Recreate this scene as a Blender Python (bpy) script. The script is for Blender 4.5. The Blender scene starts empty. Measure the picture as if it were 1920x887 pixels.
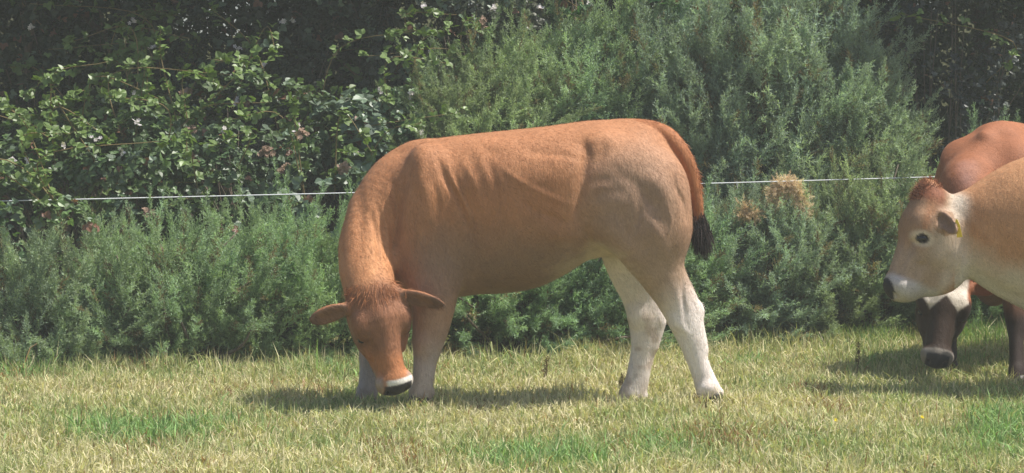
import bpy, math, random
import numpy as np
from mathutils import Vector, Matrix
R = math.radians
S = bpy.context.scene
COL = S.collection

# ---------------------------------------------------------------- camera, light, exposure
FPX, HORIZ, CAMZ, CAMY = 4430.0, 243.0, 1.4, -12.0     # focal length in photo pixels, horizon row
cam_data = bpy.data.cameras.new('camera')
cam = bpy.data.objects.new('camera', cam_data); COL.objects.link(cam)
cam.location = (0, CAMY, CAMZ); cam.rotation_euler = (R(90), 0, 0)
cam_data.sensor_width = 36; cam_data.lens = 36 * FPX / 1920
cam_data.shift_y = -(443.5 - HORIZ) / 1920
cam_data.clip_start = 0.1; cam_data.clip_end = 2000
S.camera = cam

SUN_EL, SUN_H = R(60), R(-3)           # elevation; angle of the horizontal direction from +X (to the right of the photo)
sdir = Vector((math.cos(SUN_EL) * math.cos(SUN_H), math.cos(SUN_EL) * math.sin(SUN_H), math.sin(SUN_EL)))
world = bpy.data.worlds.new('World'); S.world = world; world.use_nodes = True
wn = world.node_tree
sky = wn.nodes.new('ShaderNodeTexSky'); sky.sky_type = 'NISHITA'; sky.sun_disc = False
sky.sun_elevation = SUN_EL; sky.sun_rotation = math.atan2(sdir.x, sdir.y)
sky.air_density = 1.0; sky.dust_density = 2.5; sky.ozone_density = 1.0
bg = wn.nodes['Background']; bg.inputs['Strength'].default_value = 0.11
wn.links.new(sky.outputs['Color'], bg.inputs['Color'])
sun_data = bpy.data.lights.new('sun', 'SUN'); sun = bpy.data.objects.new('sun', sun_data); COL.objects.link(sun)
sun_data.energy = 5.0; sun_data.angle = R(0.5); sun_data.color = (1.0, 0.95, 0.87)
sun.rotation_euler = (-sdir).to_track_quat('-Z', 'Y').to_euler()
sun.location = (6, -2, 12)
S.view_settings.view_transform = 'Standard'; S.view_settings.look = 'None'
S.view_settings.exposure = 0.36; S.view_settings.gamma = 1.0
try: S.view_settings.use_curve_mapping = False
except Exception: pass
S.render.engine = 'CYCLES'
S.cycles.max_bounces = 8; S.cycles.volume_bounces = 0; S.cycles.transparent_max_bounces = 8

# ---------------------------------------------------------------- helpers
f32 = np.float32
def P(px, py, y=0.0):
    """photo pixel at depth y -> world point"""
    D = y - CAMY
    return np.array([(px - 960) * D / FPX, y, CAMZ - (py - HORIZ) * D / FPX])
def gz(x, y):
    """height of the pasture"""
    x = np.asarray(x, float); y = np.asarray(y, float)
    h = .012 * np.sin(x * 1.7 + 1) * np.cos(y * 1.3) + .008 * np.sin(x * 4.1 + y * 2.3)
    near = np.exp(-((x / 7) ** 2 + (y / 7) ** 2) ** 2); h = h * near
    for cx, cy, t in ((-.46, -.235, .024), (-.75, .17, -.022), (1.0, -.18, .032), (.6, .175, -.036)):
        w = np.exp(-((x - cx) ** 2 + (y - cy) ** 2) / .03); h = h * (1 - w) + t * w
    return h
def sm(a, b, x):
    t = np.clip((x - a) / (b - a), 0, 1); return t * t * (3 - 2 * t)
def lerp(a, b, t): return a + (b - a) * t
def _hash(i, j, k, seed):
    n = (i * 73856093) ^ (j * 19349663) ^ (k * 83492791) ^ (seed * 2654435761 & 0x7fffffff)
    n = (n ^ (n >> 13)) * 1274126177 & 0x7fffffff
    n = (n ^ (n >> 16)) & 0xffff
    return n / 65535.0
def vnoise(p, scale=1.0, seed=0):
    """value noise 0..1 at points p (n,3)"""
    q = np.asarray(p, float) * scale; i = np.floor(q).astype(np.int64); f = q - i; f = f * f * (3 - 2 * f)
    r = 0
    for a in (0, 1):
        wa = f[:, 0] if a else 1 - f[:, 0]
        for b in (0, 1):
            wb = f[:, 1] if b else 1 - f[:, 1]
            for c in (0, 1):
                wc = f[:, 2] if c else 1 - f[:, 2]
                r = r + wa * wb * wc * _hash(i[:, 0] + a, i[:, 1] + b, i[:, 2] + c, seed)
    return r
def fbm(p, scale=1.0, seed=0, octs=3):
    r, a, t = 0, 1, 0
    for o in range(octs):
        r = r + a * vnoise(p, scale * 2 ** o, seed + o * 17); t += a; a *= .5
    return r / t

def tag(o, label=None, cat=None, group=None, kind=None):
    if label: o['label'] = label
    if cat: o['category'] = cat
    if group: o['group'] = group
    if kind: o['kind'] = kind
    return o
def empty(name, loc=(0, 0, 0)):
    o = bpy.data.objects.new(name, None); COL.objects.link(o); o.location = loc; o.empty_display_size = .1
    return o
def mesh(name, V, F, mat=None, col=None, smooth=False, parent=None, cn=None):
    """V (n,3), F (m,3) or (m,4) -> one mesh object in world coordinates (parent offset removed)"""
    V = np.ascontiguousarray(V, dtype=f32); F = np.ascontiguousarray(F, dtype=np.int32)
    if parent is not None:
        V = V - np.array(parent.location, dtype=f32)
    me = bpy.data.meshes.new(name); n, m, k = len(V), len(F), F.shape[1]
    me.vertices.add(n); me.vertices.foreach_set('co', V.ravel())
    me.loops.add(m * k); me.loops.foreach_set('vertex_index', F.ravel())
    me.polygons.add(m); me.polygons.foreach_set('loop_start', np.arange(0, m * k, k, dtype=np.int32))
    me.update(calc_edges=True)
    if smooth: me.polygons.foreach_set('use_smooth', np.ones(m, dtype=bool))
    else: me.polygons.foreach_set('use_smooth', np.zeros(m, dtype=bool))
    if col is not None:
        at = me.color_attributes.new('Col', 'FLOAT_COLOR', 'POINT')
        c = np.ones((n, 4), dtype=f32); c[:, :3] = np.clip(col, 0, 1); at.data.foreach_set('color', c.ravel())
    if cn is not None:
        me.polygons.foreach_set('use_smooth', np.ones(m, dtype=bool))
        me.normals_split_custom_set_from_vertices(cn.astype(f32))
    o = bpy.data.objects.new(name, me); COL.objects.link(o)
    if mat: me.materials.append(mat)
    if parent is not None: o.parent = parent
    return o
def merge(parts):
    """[(V,F,C)] -> one"""
    Vs, Fs, Cs, off = [], [], [], 0
    for V, F, C in parts:
        Vs.append(V); Fs.append(F + off); Cs.append(np.broadcast_to(C, (len(V), 3))); off += len(V)
    return np.concatenate(Vs), np.concatenate(Fs), np.concatenate(Cs)
def unit(v): return v / np.maximum(np.linalg.norm(v, axis=-1, keepdims=True), 1e-9)
def frames(d, rng, up=None):
    """rotation matrices whose Z axis is d (n,3) with random or given roll; columns are the local axes"""
    d = unit(d); n = len(d)
    ref = rng.normal(size=(n, 3)) if up is None else np.broadcast_to(up, (n, 3)) + rng.normal(size=(n, 3)) * .12
    x = unit(np.cross(ref, d)); y = np.cross(d, x)
    return np.stack([x, y, d], axis=2)
def stamp(T, M, pos, scale, col, cj=0.0, rng=None):
    """copy template T=(V,F,shade) to every pos with rotation M and scale; returns V,F,C"""
    TV, TF, TS = T; n = len(pos)
    V = np.einsum('nij,vj->nvi', M, TV) * np.asarray(scale).reshape(-1, 1, 1) + pos[:, None, :]
    F = TF[None] + (np.arange(n) * len(TV))[:, None, None]
    C = col[:, None, :] * TS[None, :, :]
    return V.reshape(-1, 3), F.reshape(-1, TF.shape[1]), C.reshape(-1, 3)
def tube(path, rad, seg=8, caps=True):
    path = np.asarray(path, float); n = len(path); rad = np.broadcast_to(rad, (n,))
    t = unit(np.gradient(path, axis=0)); ref = np.array([.13, .21, .97]) if abs(t[0, 2]) < .9 else np.array([1., .1, 0])
    V = []
    for i in range(n):
        a = unit(np.cross(t[i], ref)); b = np.cross(t[i], a)
        th = np.arange(seg) * 2 * math.pi / seg
        V.append(path[i] + rad[i] * (np.cos(th)[:, None] * a + np.sin(th)[:, None] * b))
    V = np.concatenate(V); F = []
    for i in range(n - 1):
        for j in range(seg):
            a, b = i * seg + j, i * seg + (j + 1) % seg
            F.append((a, b, b + seg, a + seg))
    if caps:
        V = np.concatenate([V, path[:1], path[-1:]]); c0, c1 = n * seg, n * seg + 1
        for j in range(seg):
            k = (j + 1) % seg
            F.append((c0, k, j, c0)); F.append((c1, (n - 1) * seg + j, (n - 1) * seg + k, c1))
    return V, np.array(F)
def tri(F):
    F = np.asarray(F)
    if F.shape[1] == 3: return F
    T = np.concatenate([F[:, [0, 1, 2]], F[:, [0, 2, 3]]])
    return T[(T[:, 0] != T[:, 1]) & (T[:, 1] != T[:, 2]) & (T[:, 0] != T[:, 2])]
def catmull(pts, per=8):
    pts = np.asarray(pts, float); p = np.vstack([2 * pts[0] - pts[1], pts, 2 * pts[-1] - pts[-2]]); out = []
    for i in range(1, len(p) - 2):
        for t in np.arange(per) / per:
            out.append(.5 * (2 * p[i] + (p[i + 1] - p[i - 1]) * t + (2 * p[i - 1] - 5 * p[i] + 4 * p[i + 1] - p[i + 2]) * t ** 2
                             + (-p[i - 1] + 3 * p[i] - 3 * p[i + 1] + p[i + 2]) * t ** 3))
    out.append(p[-2]); return np.array(out)

# ---------------------------------------------------------------- materials
def nodes_mat(name):
    m = bpy.data.materials.new(name); m.use_nodes = True
    nt = m.node_tree; b = nt.nodes['Principled BSDF']; return m, nt, b
def N(nt, t, **kw):
    n = nt.nodes.new(t)
    for k, v in kw.items(): setattr(n, k, v)
    return n
def leaf_mat(name, rough=.55, trans=.25, spec=.3, noise=0.0):
    m, nt, b = nodes_mat(name)
    at = N(nt, 'ShaderNodeAttribute', attribute_name='Col')
    b.inputs['Roughness'].default_value = rough; b.inputs['Specular IOR Level'].default_value = spec
    src = at.outputs['Color']
    if noise:
        tx = N(nt, 'ShaderNodeTexCoord'); nz = N(nt, 'ShaderNodeTexNoise'); nz.inputs['Scale'].default_value = 60; nz.inputs['Detail'].default_value = 3
        mr = N(nt, 'ShaderNodeMapRange'); mr.inputs['To Min'].default_value = 1 - noise; mr.inputs['To Max'].default_value = 1 + noise
        mx = N(nt, 'ShaderNodeVectorMath', operation='SCALE')
        nt.links.new(tx.outputs['Object'], nz.inputs['Vector']); nt.links.new(nz.outputs['Fac'], mr.inputs['Value'])
        nt.links.new(src, mx.inputs[0]); nt.links.new(mr.outputs[0], mx.inputs['Scale']); src = mx.outputs[0]
    nt.links.new(src, b.inputs['Base Color'])
    if trans:
        t = N(nt, 'ShaderNodeBsdfTranslucent'); mix = N(nt, 'ShaderNodeMixShader'); mix.inputs[0].default_value = trans
        tint = N(nt, 'ShaderNodeVectorMath', operation='MULTIPLY'); tint.inputs[1].default_value = (1.15, 1.25, .6)
        nt.links.new(src, tint.inputs[0]); nt.links.new(tint.outputs[0], t.inputs['Color'])
        nt.links.new(b.outputs[0], mix.inputs[1]); nt.links.new(t.outputs[0], mix.inputs[2])
        nt.links.new(mix.outputs[0], nt.nodes['Material Output'].inputs['Surface'])
    return m
def coat_mat(name, hair_scale=(38, 38, 38), amt=.20, bump=.6):
    m, nt, b = nodes_mat(name)
    at = N(nt, 'ShaderNodeAttribute', attribute_name='Col'); tx = N(nt, 'ShaderNodeTexCoord')
    n1 = N(nt, 'ShaderNodeTexNoise'); n1.inputs['Scale'].default_value = 7; n1.inputs['Detail'].default_value = 4; n1.inputs['Roughness'].default_value = .6
    mp = N(nt, 'ShaderNodeMapping'); mp.inputs['Rotation'].default_value = (0, R(28), 0); mp.inputs['Scale'].default_value = (110, 150, 26)
    n2 = N(nt, 'ShaderNodeTexNoise'); n2.inputs['Scale'].default_value = 1.0; n2.inputs['Detail'].default_value = 3; n2.inputs['Distortion'].default_value = 1.2
    nt.links.new(tx.outputs['Object'], n1.inputs['Vector']); nt.links.new(tx.outputs['Object'], mp.inputs['Vector']); nt.links.new(mp.outputs[0], n2.inputs['Vector'])
    add = N(nt, 'ShaderNodeMath', operation='ADD'); nt.links.new(n1.outputs['Fac'], add.inputs[0]); nt.links.new(n2.outputs['Fac'], add.inputs[1])
    mr = N(nt, 'ShaderNodeMapRange'); mr.inputs['From Min'].default_value = .6; mr.inputs['From Max'].default_value = 1.4
    mr.inputs['To Min'].default_value = 1 - amt; mr.inputs['To Max'].default_value = 1 + amt
    nt.links.new(add.outputs[0], mr.inputs['Value'])
    mx = N(nt, 'ShaderNodeVectorMath', operation='SCALE'); nt.links.new(at.outputs['Color'], mx.inputs[0]); nt.links.new(mr.outputs[0], mx.inputs['Scale'])
    nt.links.new(mx.outputs[0], b.inputs['Base Color'])
    b.inputs['Roughness'].default_value = .62; b.inputs['Specular IOR Level'].default_value = .22
    b.inputs['Sheen Weight'].default_value = .04; b.inputs['Sheen Roughness'].default_value = .4
    bp = N(nt, 'ShaderNodeBump'); bp.inputs['Strength'].default_value = bump; bp.inputs['Distance'].default_value = .006
    nt.links.new(n2.outputs['Fac'], bp.inputs['Height'])
    m3 = N(nt, 'ShaderNodeMapping'); m3.inputs['Rotation'].default_value = (0, R(40), 0); m3.inputs['Scale'].default_value = (30, 34, 11); n3 = N(nt, 'ShaderNodeTexNoise'); n3.inputs['Scale'].default_value = 1; n3.inputs['Detail'].default_value = 3; n3.inputs['Distortion'].default_value = .8
    nt.links.new(tx.outputs['Object'], m3.inputs['Vector']); nt.links.new(m3.outputs[0], n3.inputs['Vector']); b2 = N(nt, 'ShaderNodeBump'); b2.inputs['Strength'].default_value = .30; b2.inputs['Distance'].default_value = .010
    nt.links.new(n3.outputs['Fac'], b2.inputs['Height']); nt.links.new(bp.outputs[0], b2.inputs['Normal']); nt.links.new(b2.outputs[0], b.inputs['Normal'])
    return m
def plain_mat(name, col, rough=.5, spec=.4, attr=False, noise=0.12):
    m, nt, b = nodes_mat(name)
    b.inputs['Roughness'].default_value = rough; b.inputs['Specular IOR Level'].default_value = spec
    tx = N(nt, 'ShaderNodeTexCoord'); nz = N(nt, 'ShaderNodeTexNoise'); nz.inputs['Scale'].default_value = 45
    mr = N(nt, 'ShaderNodeMapRange'); mr.inputs['To Min'].default_value = 1 - noise; mr.inputs['To Max'].default_value = 1 + noise
    mx = N(nt, 'ShaderNodeVectorMath', operation='SCALE'); mx.inputs[0].default_value = col
    nt.links.new(tx.outputs['Object'], nz.inputs['Vector']); nt.links.new(nz.outputs['Fac'], mr.inputs['Value']); nt.links.new(mr.outputs[0], mx.inputs['Scale'])
    if attr:
        at = N(nt, 'ShaderNodeAttribute', attribute_name='Col'); nt.links.new(at.outputs['Color'], mx.inputs[0])
    nt.links.new(mx.outputs[0], b.inputs['Base Color'])
    return m
M_COAT = coat_mat('cow_coat'); M_HAIR = leaf_mat('cow_hair', .6, 0.0, .2)
M_NOSE = plain_mat('wet_nose', (.03, .028, .032), .35, .6); M_EYE = plain_mat('dark_eye', (.010, .007, .006), .16, .45, noise=.02)
M_HOOF = plain_mat('hoof', (.05, .042, .035), .5, .4); M_TAG = plain_mat('yellow_plastic', (.85, .62, .05), .4, .5, noise=.05)

# ---------------------------------------------------------------- pasture
def green_map(x, y):
    """0 straw .. 1 lush green: patches as they lie in the field"""
    D = y - CAMY; px = 960 + x * FPX / D; py = HORIZ + CAMZ * FPX / D
    g = np.zeros_like(x)
    for cx, cy, rx, ry, a in ((270, 818, 125, 27, 1.1), (430, 800, 90, 22, .45), (1010, 868, 160, 26, .8), (1245, 845, 90, 30, .45), (1890, 815, 80, 50, .9), (1400, 690, 60, 14, .4), (1640, 640, 60, 25, .9), (60, 700, 90, 22, .55),
                              (1700, 690, 200, 14, .35), (640, 700, 80, 16, .35)):
        g = np.maximum(g, a * np.exp(-((px - cx) / rx) ** 2 - ((py - cy) / ry) ** 2))
    return g
def ground():
    ax = np.concatenate([-np.geomspace(7, 400, 26)[::-1], np.linspace(-6.9, 6.9, 139), np.geomspace(7, 400, 26)])
    X, Y = np.meshgrid(ax, ax, indexing='ij'); n = len(ax)
    Z = gz(X, Y) - .004
    V = np.stack([X, Y, Z], 2).reshape(-1, 3); i, j = np.meshgrid(np.arange(n - 1), np.arange(n - 1), indexing='ij'); a = (i * n + j).ravel()
    F = np.stack([a, a + n, a + n + 1, a + 1], 1)
    m, nt, b = nodes_mat('turf_soil'); tx = N(nt, 'ShaderNodeTexCoord')
    n1 = N(nt, 'ShaderNodeTexNoise'); n1.inputs['Scale'].default_value = 2.2; n1.inputs['Detail'].default_value = 5
    n2 = N(nt, 'ShaderNodeTexNoise'); n2.inputs['Scale'].default_value = 55; n2.inputs['Detail'].default_value = 4
    cr = N(nt, 'ShaderNodeValToRGB'); cr.color_ramp.elements[0].position = .35; cr.color_ramp.elements[0].color = (.16, .17, .07, 1); cr.color_ramp.elements[1].position = .68; cr.color_ramp.elements[1].color = (.34, .30, .15, 1)
    c2 = N(nt, 'ShaderNodeValToRGB'); c2.color_ramp.elements[0].position = .35; c2.color_ramp.elements[0].color = (.5, .45, .4, 1); c2.color_ramp.elements[1].position = .7; c2.color_ramp.elements[1].color = (1.2, 1.15, 1.0, 1)
    mu = N(nt, 'ShaderNodeMix', data_type='RGBA', blend_type='MULTIPLY'); mu.inputs['Factor'].default_value = 1
    for q in (n1, n2): nt.links.new(tx.outputs['Object'], q.inputs['Vector'])
    nt.links.new(n1.outputs['Fac'], cr.inputs[0]); nt.links.new(n2.outputs['Fac'], c2.inputs[0]); nt.links.new(cr.outputs[0], mu.inputs[6]); nt.links.new(c2.outputs[0], mu.inputs[7])
    nt.links.new(mu.outputs[2], b.inputs['Base Color']); b.inputs['Roughness'].default_value = .95; b.inputs['Specular IOR Level'].default_value = .1
    bp = N(nt, 'ShaderNodeBump'); bp.inputs['Strength'].default_value = .6; bp.inputs['Distance'].default_value = .02; nt.links.new(n2.outputs['Fac'], bp.inputs['Height']); nt.links.new(bp.outputs[0], b.inputs['Normal'])
    tag(mesh('ground', V, F, m, smooth=True), kind='structure')
ground()

M_GRASS = leaf_mat('grass_blade', .6, .30, .25)
def blades(x, y, h, w, lean, rng, col, up=None):
    n = len(x); z = gz(x, y); a = rng.random(n) * 2 * math.pi; fa = rng.random(n) * math.pi
    d = np.stack([np.cos(a), np.sin(a), np.zeros(n)], 1); sdv = np.stack([np.cos(fa), np.sin(fa), np.zeros(n)], 1) * (w / 2)[:, None]
    b = np.stack([x, y, z - .004], 1); l = (lean * h)[:, None]; hz = h[:, None]
    m = b + d * l * .35 + np.array([0, 0, 1.]) * hz * .55; t = b + d * l + np.array([0, 0, 1.]) * hz * np.sqrt(np.clip(1 - .5 * lean[:, None] ** 2, .08, 1))
    V = np.stack([b - sdv, b + sdv, m + sdv * .75, m - sdv * .75, t], 1).reshape(-1, 3); k = (np.arange(n) * 5)[:, None]
    return V, np.concatenate([k + [0, 1, 2], k + [0, 2, 3], k + [3, 2, 4]]), np.repeat(col, 5, 0)
def edge_y(x):
    """where the bushes begin (world y), nearer on the left"""
    return np.interp(x, [-5, -3.0, -1.6, -.6, .6, 1.6, 2.6, 4.5], [1.55, 1.6, 1.7, 2.1, 2.4, 3.1, 3.2, 3.3])
def grass():
    rng = np.random.default_rng(21); n = 260000
    y = -2.7 + 7.2 * rng.random(n) ** 1.15; x = (rng.random(n) - .5) * 2 * (2.1 + (y + 2.7) * .22 + 1.2)
    pos = np.stack([x, y, 0 * x], 1)
    # clumping
    keep = rng.random(n) < .25 + 1.1 * fbm(pos, 6, 4, 2); x, y, pos = x[keep], y[keep], pos[keep]; n = len(x)
    g = green_map(x, y) + (fbm(pos, 1.3, 12) - .5) * 1.1 + (fbm(pos, 6, 13) - .5) * .7; tall = fbm(pos, 3.1, 40)
    r = rng.random(n)
    straw = np.array([.70, .63, .40]); ygreen = np.array([.49, .50, .24]); green = np.array([.29, .38, .15]); lush = np.array([.26, .41, .15])
    t = np.clip(g * 1.1 + (r - .5) * 1.2 + .35, 0, 1)[:, None]
    C = np.where(t < .5, lerp(straw, ygreen, t * 2), lerp(ygreen, green, t * 2 - 1)); lu = rng.random(n) < .85 * sm(.15, .9, green_map(x, y) + (fbm(pos, 9, 15) - .5) * .8); C[lu] = lush * (1 + rng.normal(size=(lu.sum(), 1)) * .2)
    C = C * (.62 + .62 * rng.random((n, 1))); bare = fbm(pos, 1.9, 71); br = rng.random(n) < .03 + .28 * sm(.66, .8, bare); C[br] = np.array([.34, .20, .10]); pl = rng.random(n) < .05; C[pl] = np.array([.64, .58, .38])
    clump = fbm(pos, 7, 50, 2); h = (.024 + .05 * rng.random(n) ** 1.5 + .10 * (tall - .42).clip(0) + .09 * (clump - .5).clip(0)) * (1 + .35 * lu); near_b = np.exp(-((y - edge_y(x)) / .45) ** 2); h = h * (1 + near_b * (.6 + 5.0 * (fbm(pos, 2.6, 90, 2) - .42).clip(0)) * rng.random(n))
    w = .005 + .005 * rng.random(n); lean = np.abs(rng.normal(size=n) * .6 + .7).clip(0, 1.39)
    V, F, Cc = blades(x, y, h, w, lean, rng, C)
    # longer seed stalks
    k = 2600; xs = (rng.random(k) - .5) * 7.5; ys = -2.6 + 6.6 * rng.random(k); nb = rng.random(k) < .35; ys = np.where(nb, edge_y(xs) - .25 + rng.normal(size=k) * .2, ys)
    V2, F2, C2 = blades(xs, ys, .05 + .07 * rng.random(k) + .05 * nb, np.full(k, .0055), np.abs(rng.normal(size=k) * .4 + .3).clip(0, 1.2), rng, np.array([.62, .56, .34]) * (.7 + .6 * rng.random((k, 1))))
    V, F, Cc = merge([(V, F, Cc), (V2, F2, C2)])
    tag(mesh('grass', V, F, M_GRASS, Cc), 'short sunburnt pasture grass with greener patches', kind='stuff')
grass()
def tussock(name, label, px, py, y, n, hgt, spread, cols, cat='grass tuft', lean=.5, width=.006, seed=0):
    rng = np.random.default_rng(seed + 300); c = P(px, py, y); a = rng.random(n) * 6.283; r = spread * np.sqrt(rng.random(n))
    x = c[0] + np.cos(a) * r; yy = y + np.sin(a) * r * .7; h = hgt * (.5 + .6 * rng.random(n)); cols = np.array(cols)
    C = cols[rng.integers(0, len(cols), n)] * (.8 + .4 * rng.random((n, 1)))
    V, F, Cc = blades(x, yy, h, np.full(n, width), np.abs(rng.normal(size=n) * lean + .3).clip(0, 1.25), rng, C)
    return tag(mesh(name, V, F, M_GRASS, Cc), label, cat)

# ---------------------------------------------------------------- animal bodies: distance field -> one continuous mesh
class Sculpt:
    def __init__(s, lo, hi, h):
        s.lo = np.array(lo, float); s.h = h
        s.n = np.ceil((np.array(hi) - s.lo) / h).astype(int) + 1
        s.F = np.full(s.n, .25, dtype=f32)
        s.ax = [(s.lo[i] + h * np.arange(s.n[i])).astype(f32) for i in range(3)]
    def reg(s, lo, hi):
        a = np.clip(np.floor((np.array(lo) - s.lo) / s.h).astype(int), 0, s.n); b = np.clip(np.ceil((np.array(hi) - s.lo) / s.h).astype(int) + 1, 0, s.n)
        sl = tuple(slice(a[i], b[i]) for i in range(3))
        return sl, s.ax[0][sl[0]][:, None, None], s.ax[1][sl[1]][None, :, None], s.ax[2][sl[2]][None, None, :]
    def uni(s, sl, d, k):
        A = s.F[sl]
        if k > 0:
            h = np.maximum(k - np.abs(A - d), 0) / k; s.F[sl] = np.minimum(A, d) - h * h * (k * .25)
        else: s.F[sl] = np.minimum(A, d)
    def sub(s, sl, d, k):
        A = s.F[sl]; B = -d; h = np.maximum(k - np.abs(A - B), 0) / k; s.F[sl] = np.maximum(A, B) + h * h * (k * .25)
    def chain(s, pts, k=.04, sy=1.0, sub=False, per=5, sx=1.0):
        """pts [(x,y,z,r)...]: smooth tapering limb; sy/sx stretches its section along Y / X"""
        q = catmull(np.array(pts, float), per) if len(pts) > 2 else np.array(pts, float)
        m = (q[:, 3].max() * max(1, sy, sx)) + k + .03
        sl, X, Y, Z = s.reg(q[:, :3].min(0) - m, q[:, :3].max(0) + m)
        D = None
        for a, b in zip(q[:-1], q[1:]):
            ax, ay, az = a[0] / sx, a[1] / sy, a[2]; bx, by, bz = b[0] / sx - ax, b[1] / sy - ay, b[2] - az
            ll = bx * bx + by * by + bz * bz + 1e-9
            dx, dy, dz = X / sx - ax, Y / sy - ay, Z - az
            t = np.clip((dx * bx + dy * by + dz * bz) / ll, 0, 1)
            d = np.sqrt((dx - t * bx) ** 2 + (dy - t * by) ** 2 + (dz - t * bz) ** 2) - (a[3] + t * (b[3] - a[3]))
            D = d if D is None else np.minimum(D, d)
        (s.sub if sub else s.uni)(sl, D.astype(f32), k)
    def ell(s, c, r, k=.05, M=None, sub=False):
        """ellipsoid, M columns = its axes"""
        r = np.array(r, float); m = r.max() + k + .03; c = np.array(c, float)
        sl, X, Y, Z = s.reg(c - m, c + m); dx, dy, dz = X - c[0], Y - c[1], Z - c[2]
        if M is not None:
            dx, dy, dz = (M[0, i] * dx + M[1, i] * dy + M[2, i] * dz for i in range(3))
        k0 = np.sqrt((dx / r[0]) ** 2 + (dy / r[1]) ** 2 + (dz / r[2]) ** 2); k1 = np.sqrt((dx / r[0] ** 2) ** 2 + (dy / r[1] ** 2) ** 2 + (dz / r[2] ** 2) ** 2)
        d = (k0 * (k0 - 1) / np.maximum(k1, 1e-6)).astype(f32)
        (s.sub if sub else s.uni)(sl, d, k)
    def loft(s, st, k=.05, p=2.4):
        """stations (x, ztop, zbot, halfwidth, ycentre, bias) along X; bias lifts or drops the widest line"""
        st = np.array(st, float); q = catmull(st, 8)
        order = np.argsort(q[:, 0]); q = q[order]
        x0, x1 = q[0, 0], q[-1, 0]
        sl, X, Y, Z = s.reg((x0 - .1, q[:, 4].min() - q[:, 3].max() - .1, q[:, 2].min() - .1), (x1 + .1, q[:, 4].max() + q[:, 3].max() + .1, q[:, 1].max() + .1))
        g = lambda c: np.interp(X, q[:, 0], q[:, c]).astype(f32)
        zt, zb, hw, yc, bi = g(1), g(2), g(3), g(4), g(5)
        zc = (zt + zb) / 2 + bi * (zt - zb) / 2; rz = np.where(Z > zc, zt - zc, zc - zb)
        ex = np.maximum(np.maximum(x0 - X, X - x1), 0)
        d = ((np.abs((Y - yc) / hw) ** p + np.abs((Z - zc) / rz) ** p) ** (1 / p) - 1) * np.minimum(hw, rz)
        d = np.where(ex > 0, np.sqrt(np.maximum(d, 0) ** 2 + ex ** 2) + np.minimum(d, 0) * 0, d)
        s.uni(sl, d.astype(f32), k)
    def stroke(s, pts, w, amt, side=-1, ymid=0.0):
        """groove (amt > 0) or ridge (amt < 0) drawn on one flank along a polyline of (x, z)"""
        q = catmull(np.array(pts, float), 6); m = w * 2.6
        lo = (q[:, 0].min() - m, s.lo[1], q[:, 1].min() - m); hi = (q[:, 0].max() + m, ymid, q[:, 1].max() + m)
        if side > 0: lo, hi = (lo[0], ymid, lo[2]), (hi[0], s.lo[1] + s.h * s.n[1], hi[2])
        sl, X, Y, Z = s.reg(lo, hi); D = None; n = len(q)
        for i, (a, b) in enumerate(zip(q[:-1], q[1:])):
            bx, bz = b - a; t = np.clip(((X - a[0]) * bx + (Z - a[1]) * bz) / (bx * bx + bz * bz + 1e-9), 0, 1)
            d = (X - a[0] - t * bx) ** 2 + (Z - a[1] - t * bz) ** 2
            u = (i + t) / (n - 1); e = np.sin(np.pi * np.clip(u, 0.02, .98)) ** .6
            g = np.exp(-d / (w * w)) * e; D = g if D is None else np.maximum(D, g)
        fade = np.clip(np.abs(Y - ymid) / .05, 0, 1)
        s.F[sl] += (D * amt * .85 * fade).astype(f32)
    def lump(s, amp, scale, seed):
        """uneven flesh: slow noise added over the whole surface"""
        st = 4; g = np.meshgrid(*[a[::st] for a in s.ax], indexing='ij'); shp = g[0].shape
        v = (fbm(np.stack([x.ravel() for x in g], 1), scale, seed, 2).reshape(shp) - .5) * 2 * amp
        # trilinear upsample
        for ax in range(3):
            n = s.n[ax]; pos = np.arange(n) / st; i0 = np.minimum(pos.astype(int), v.shape[ax] - 2 if v.shape[ax] > 1 else 0); f = np.clip(pos - i0, 0, 1)
            sh = [1, 1, 1]; sh[ax] = n; f = f.reshape(sh).astype(f32)
            v = (np.take(v, i0, axis=ax) * (1 - f) + np.take(v, i0 + 1, axis=ax) * f).astype(f32)
        s.F += v
    def surface(s):
        """surface nets"""
        F = s.F; sg = F < 0; nx, ny, nz = F.shape
        c = [sg[i:nx - 1 + i, j:ny - 1 + j, k:nz - 1 + k] for i in (0, 1) for j in (0, 1) for k in (0, 1)]
        cnt = sum(a.astype(np.int8) for a in c); act = (cnt > 0) & (cnt < 8)
        idx = np.argwhere(act); ids = np.full(act.shape, -1, dtype=np.int32); ids[act] = np.arange(len(idx))
        acc = np.zeros((len(idx), 3)); num = np.zeros(len(idx)); cor = [(i, j, k) for i in (0, 1) for j in (0, 1) for k in (0, 1)]
        val = {o: F[idx[:, 0] + o[0], idx[:, 1] + o[1], idx[:, 2] + o[2]] for o in cor}
        for a in cor:
            for b in cor:
                if sum(b) == sum(a) + 1 and all(b[i] >= a[i] for i in range(3)):
                    va, vb = val[a], val[b]; mk = (va < 0) != (vb < 0); t = np.where(mk, va / np.where(mk, va - vb, 1), 0)
                    pa, pb = np.array(a, float), np.array(b, float)
                    acc[mk] += pa + (pb - pa) * t[mk, None]; num[mk] += 1
        V = s.lo + s.h * (idx + acc / num[:, None]); Q = []
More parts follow.
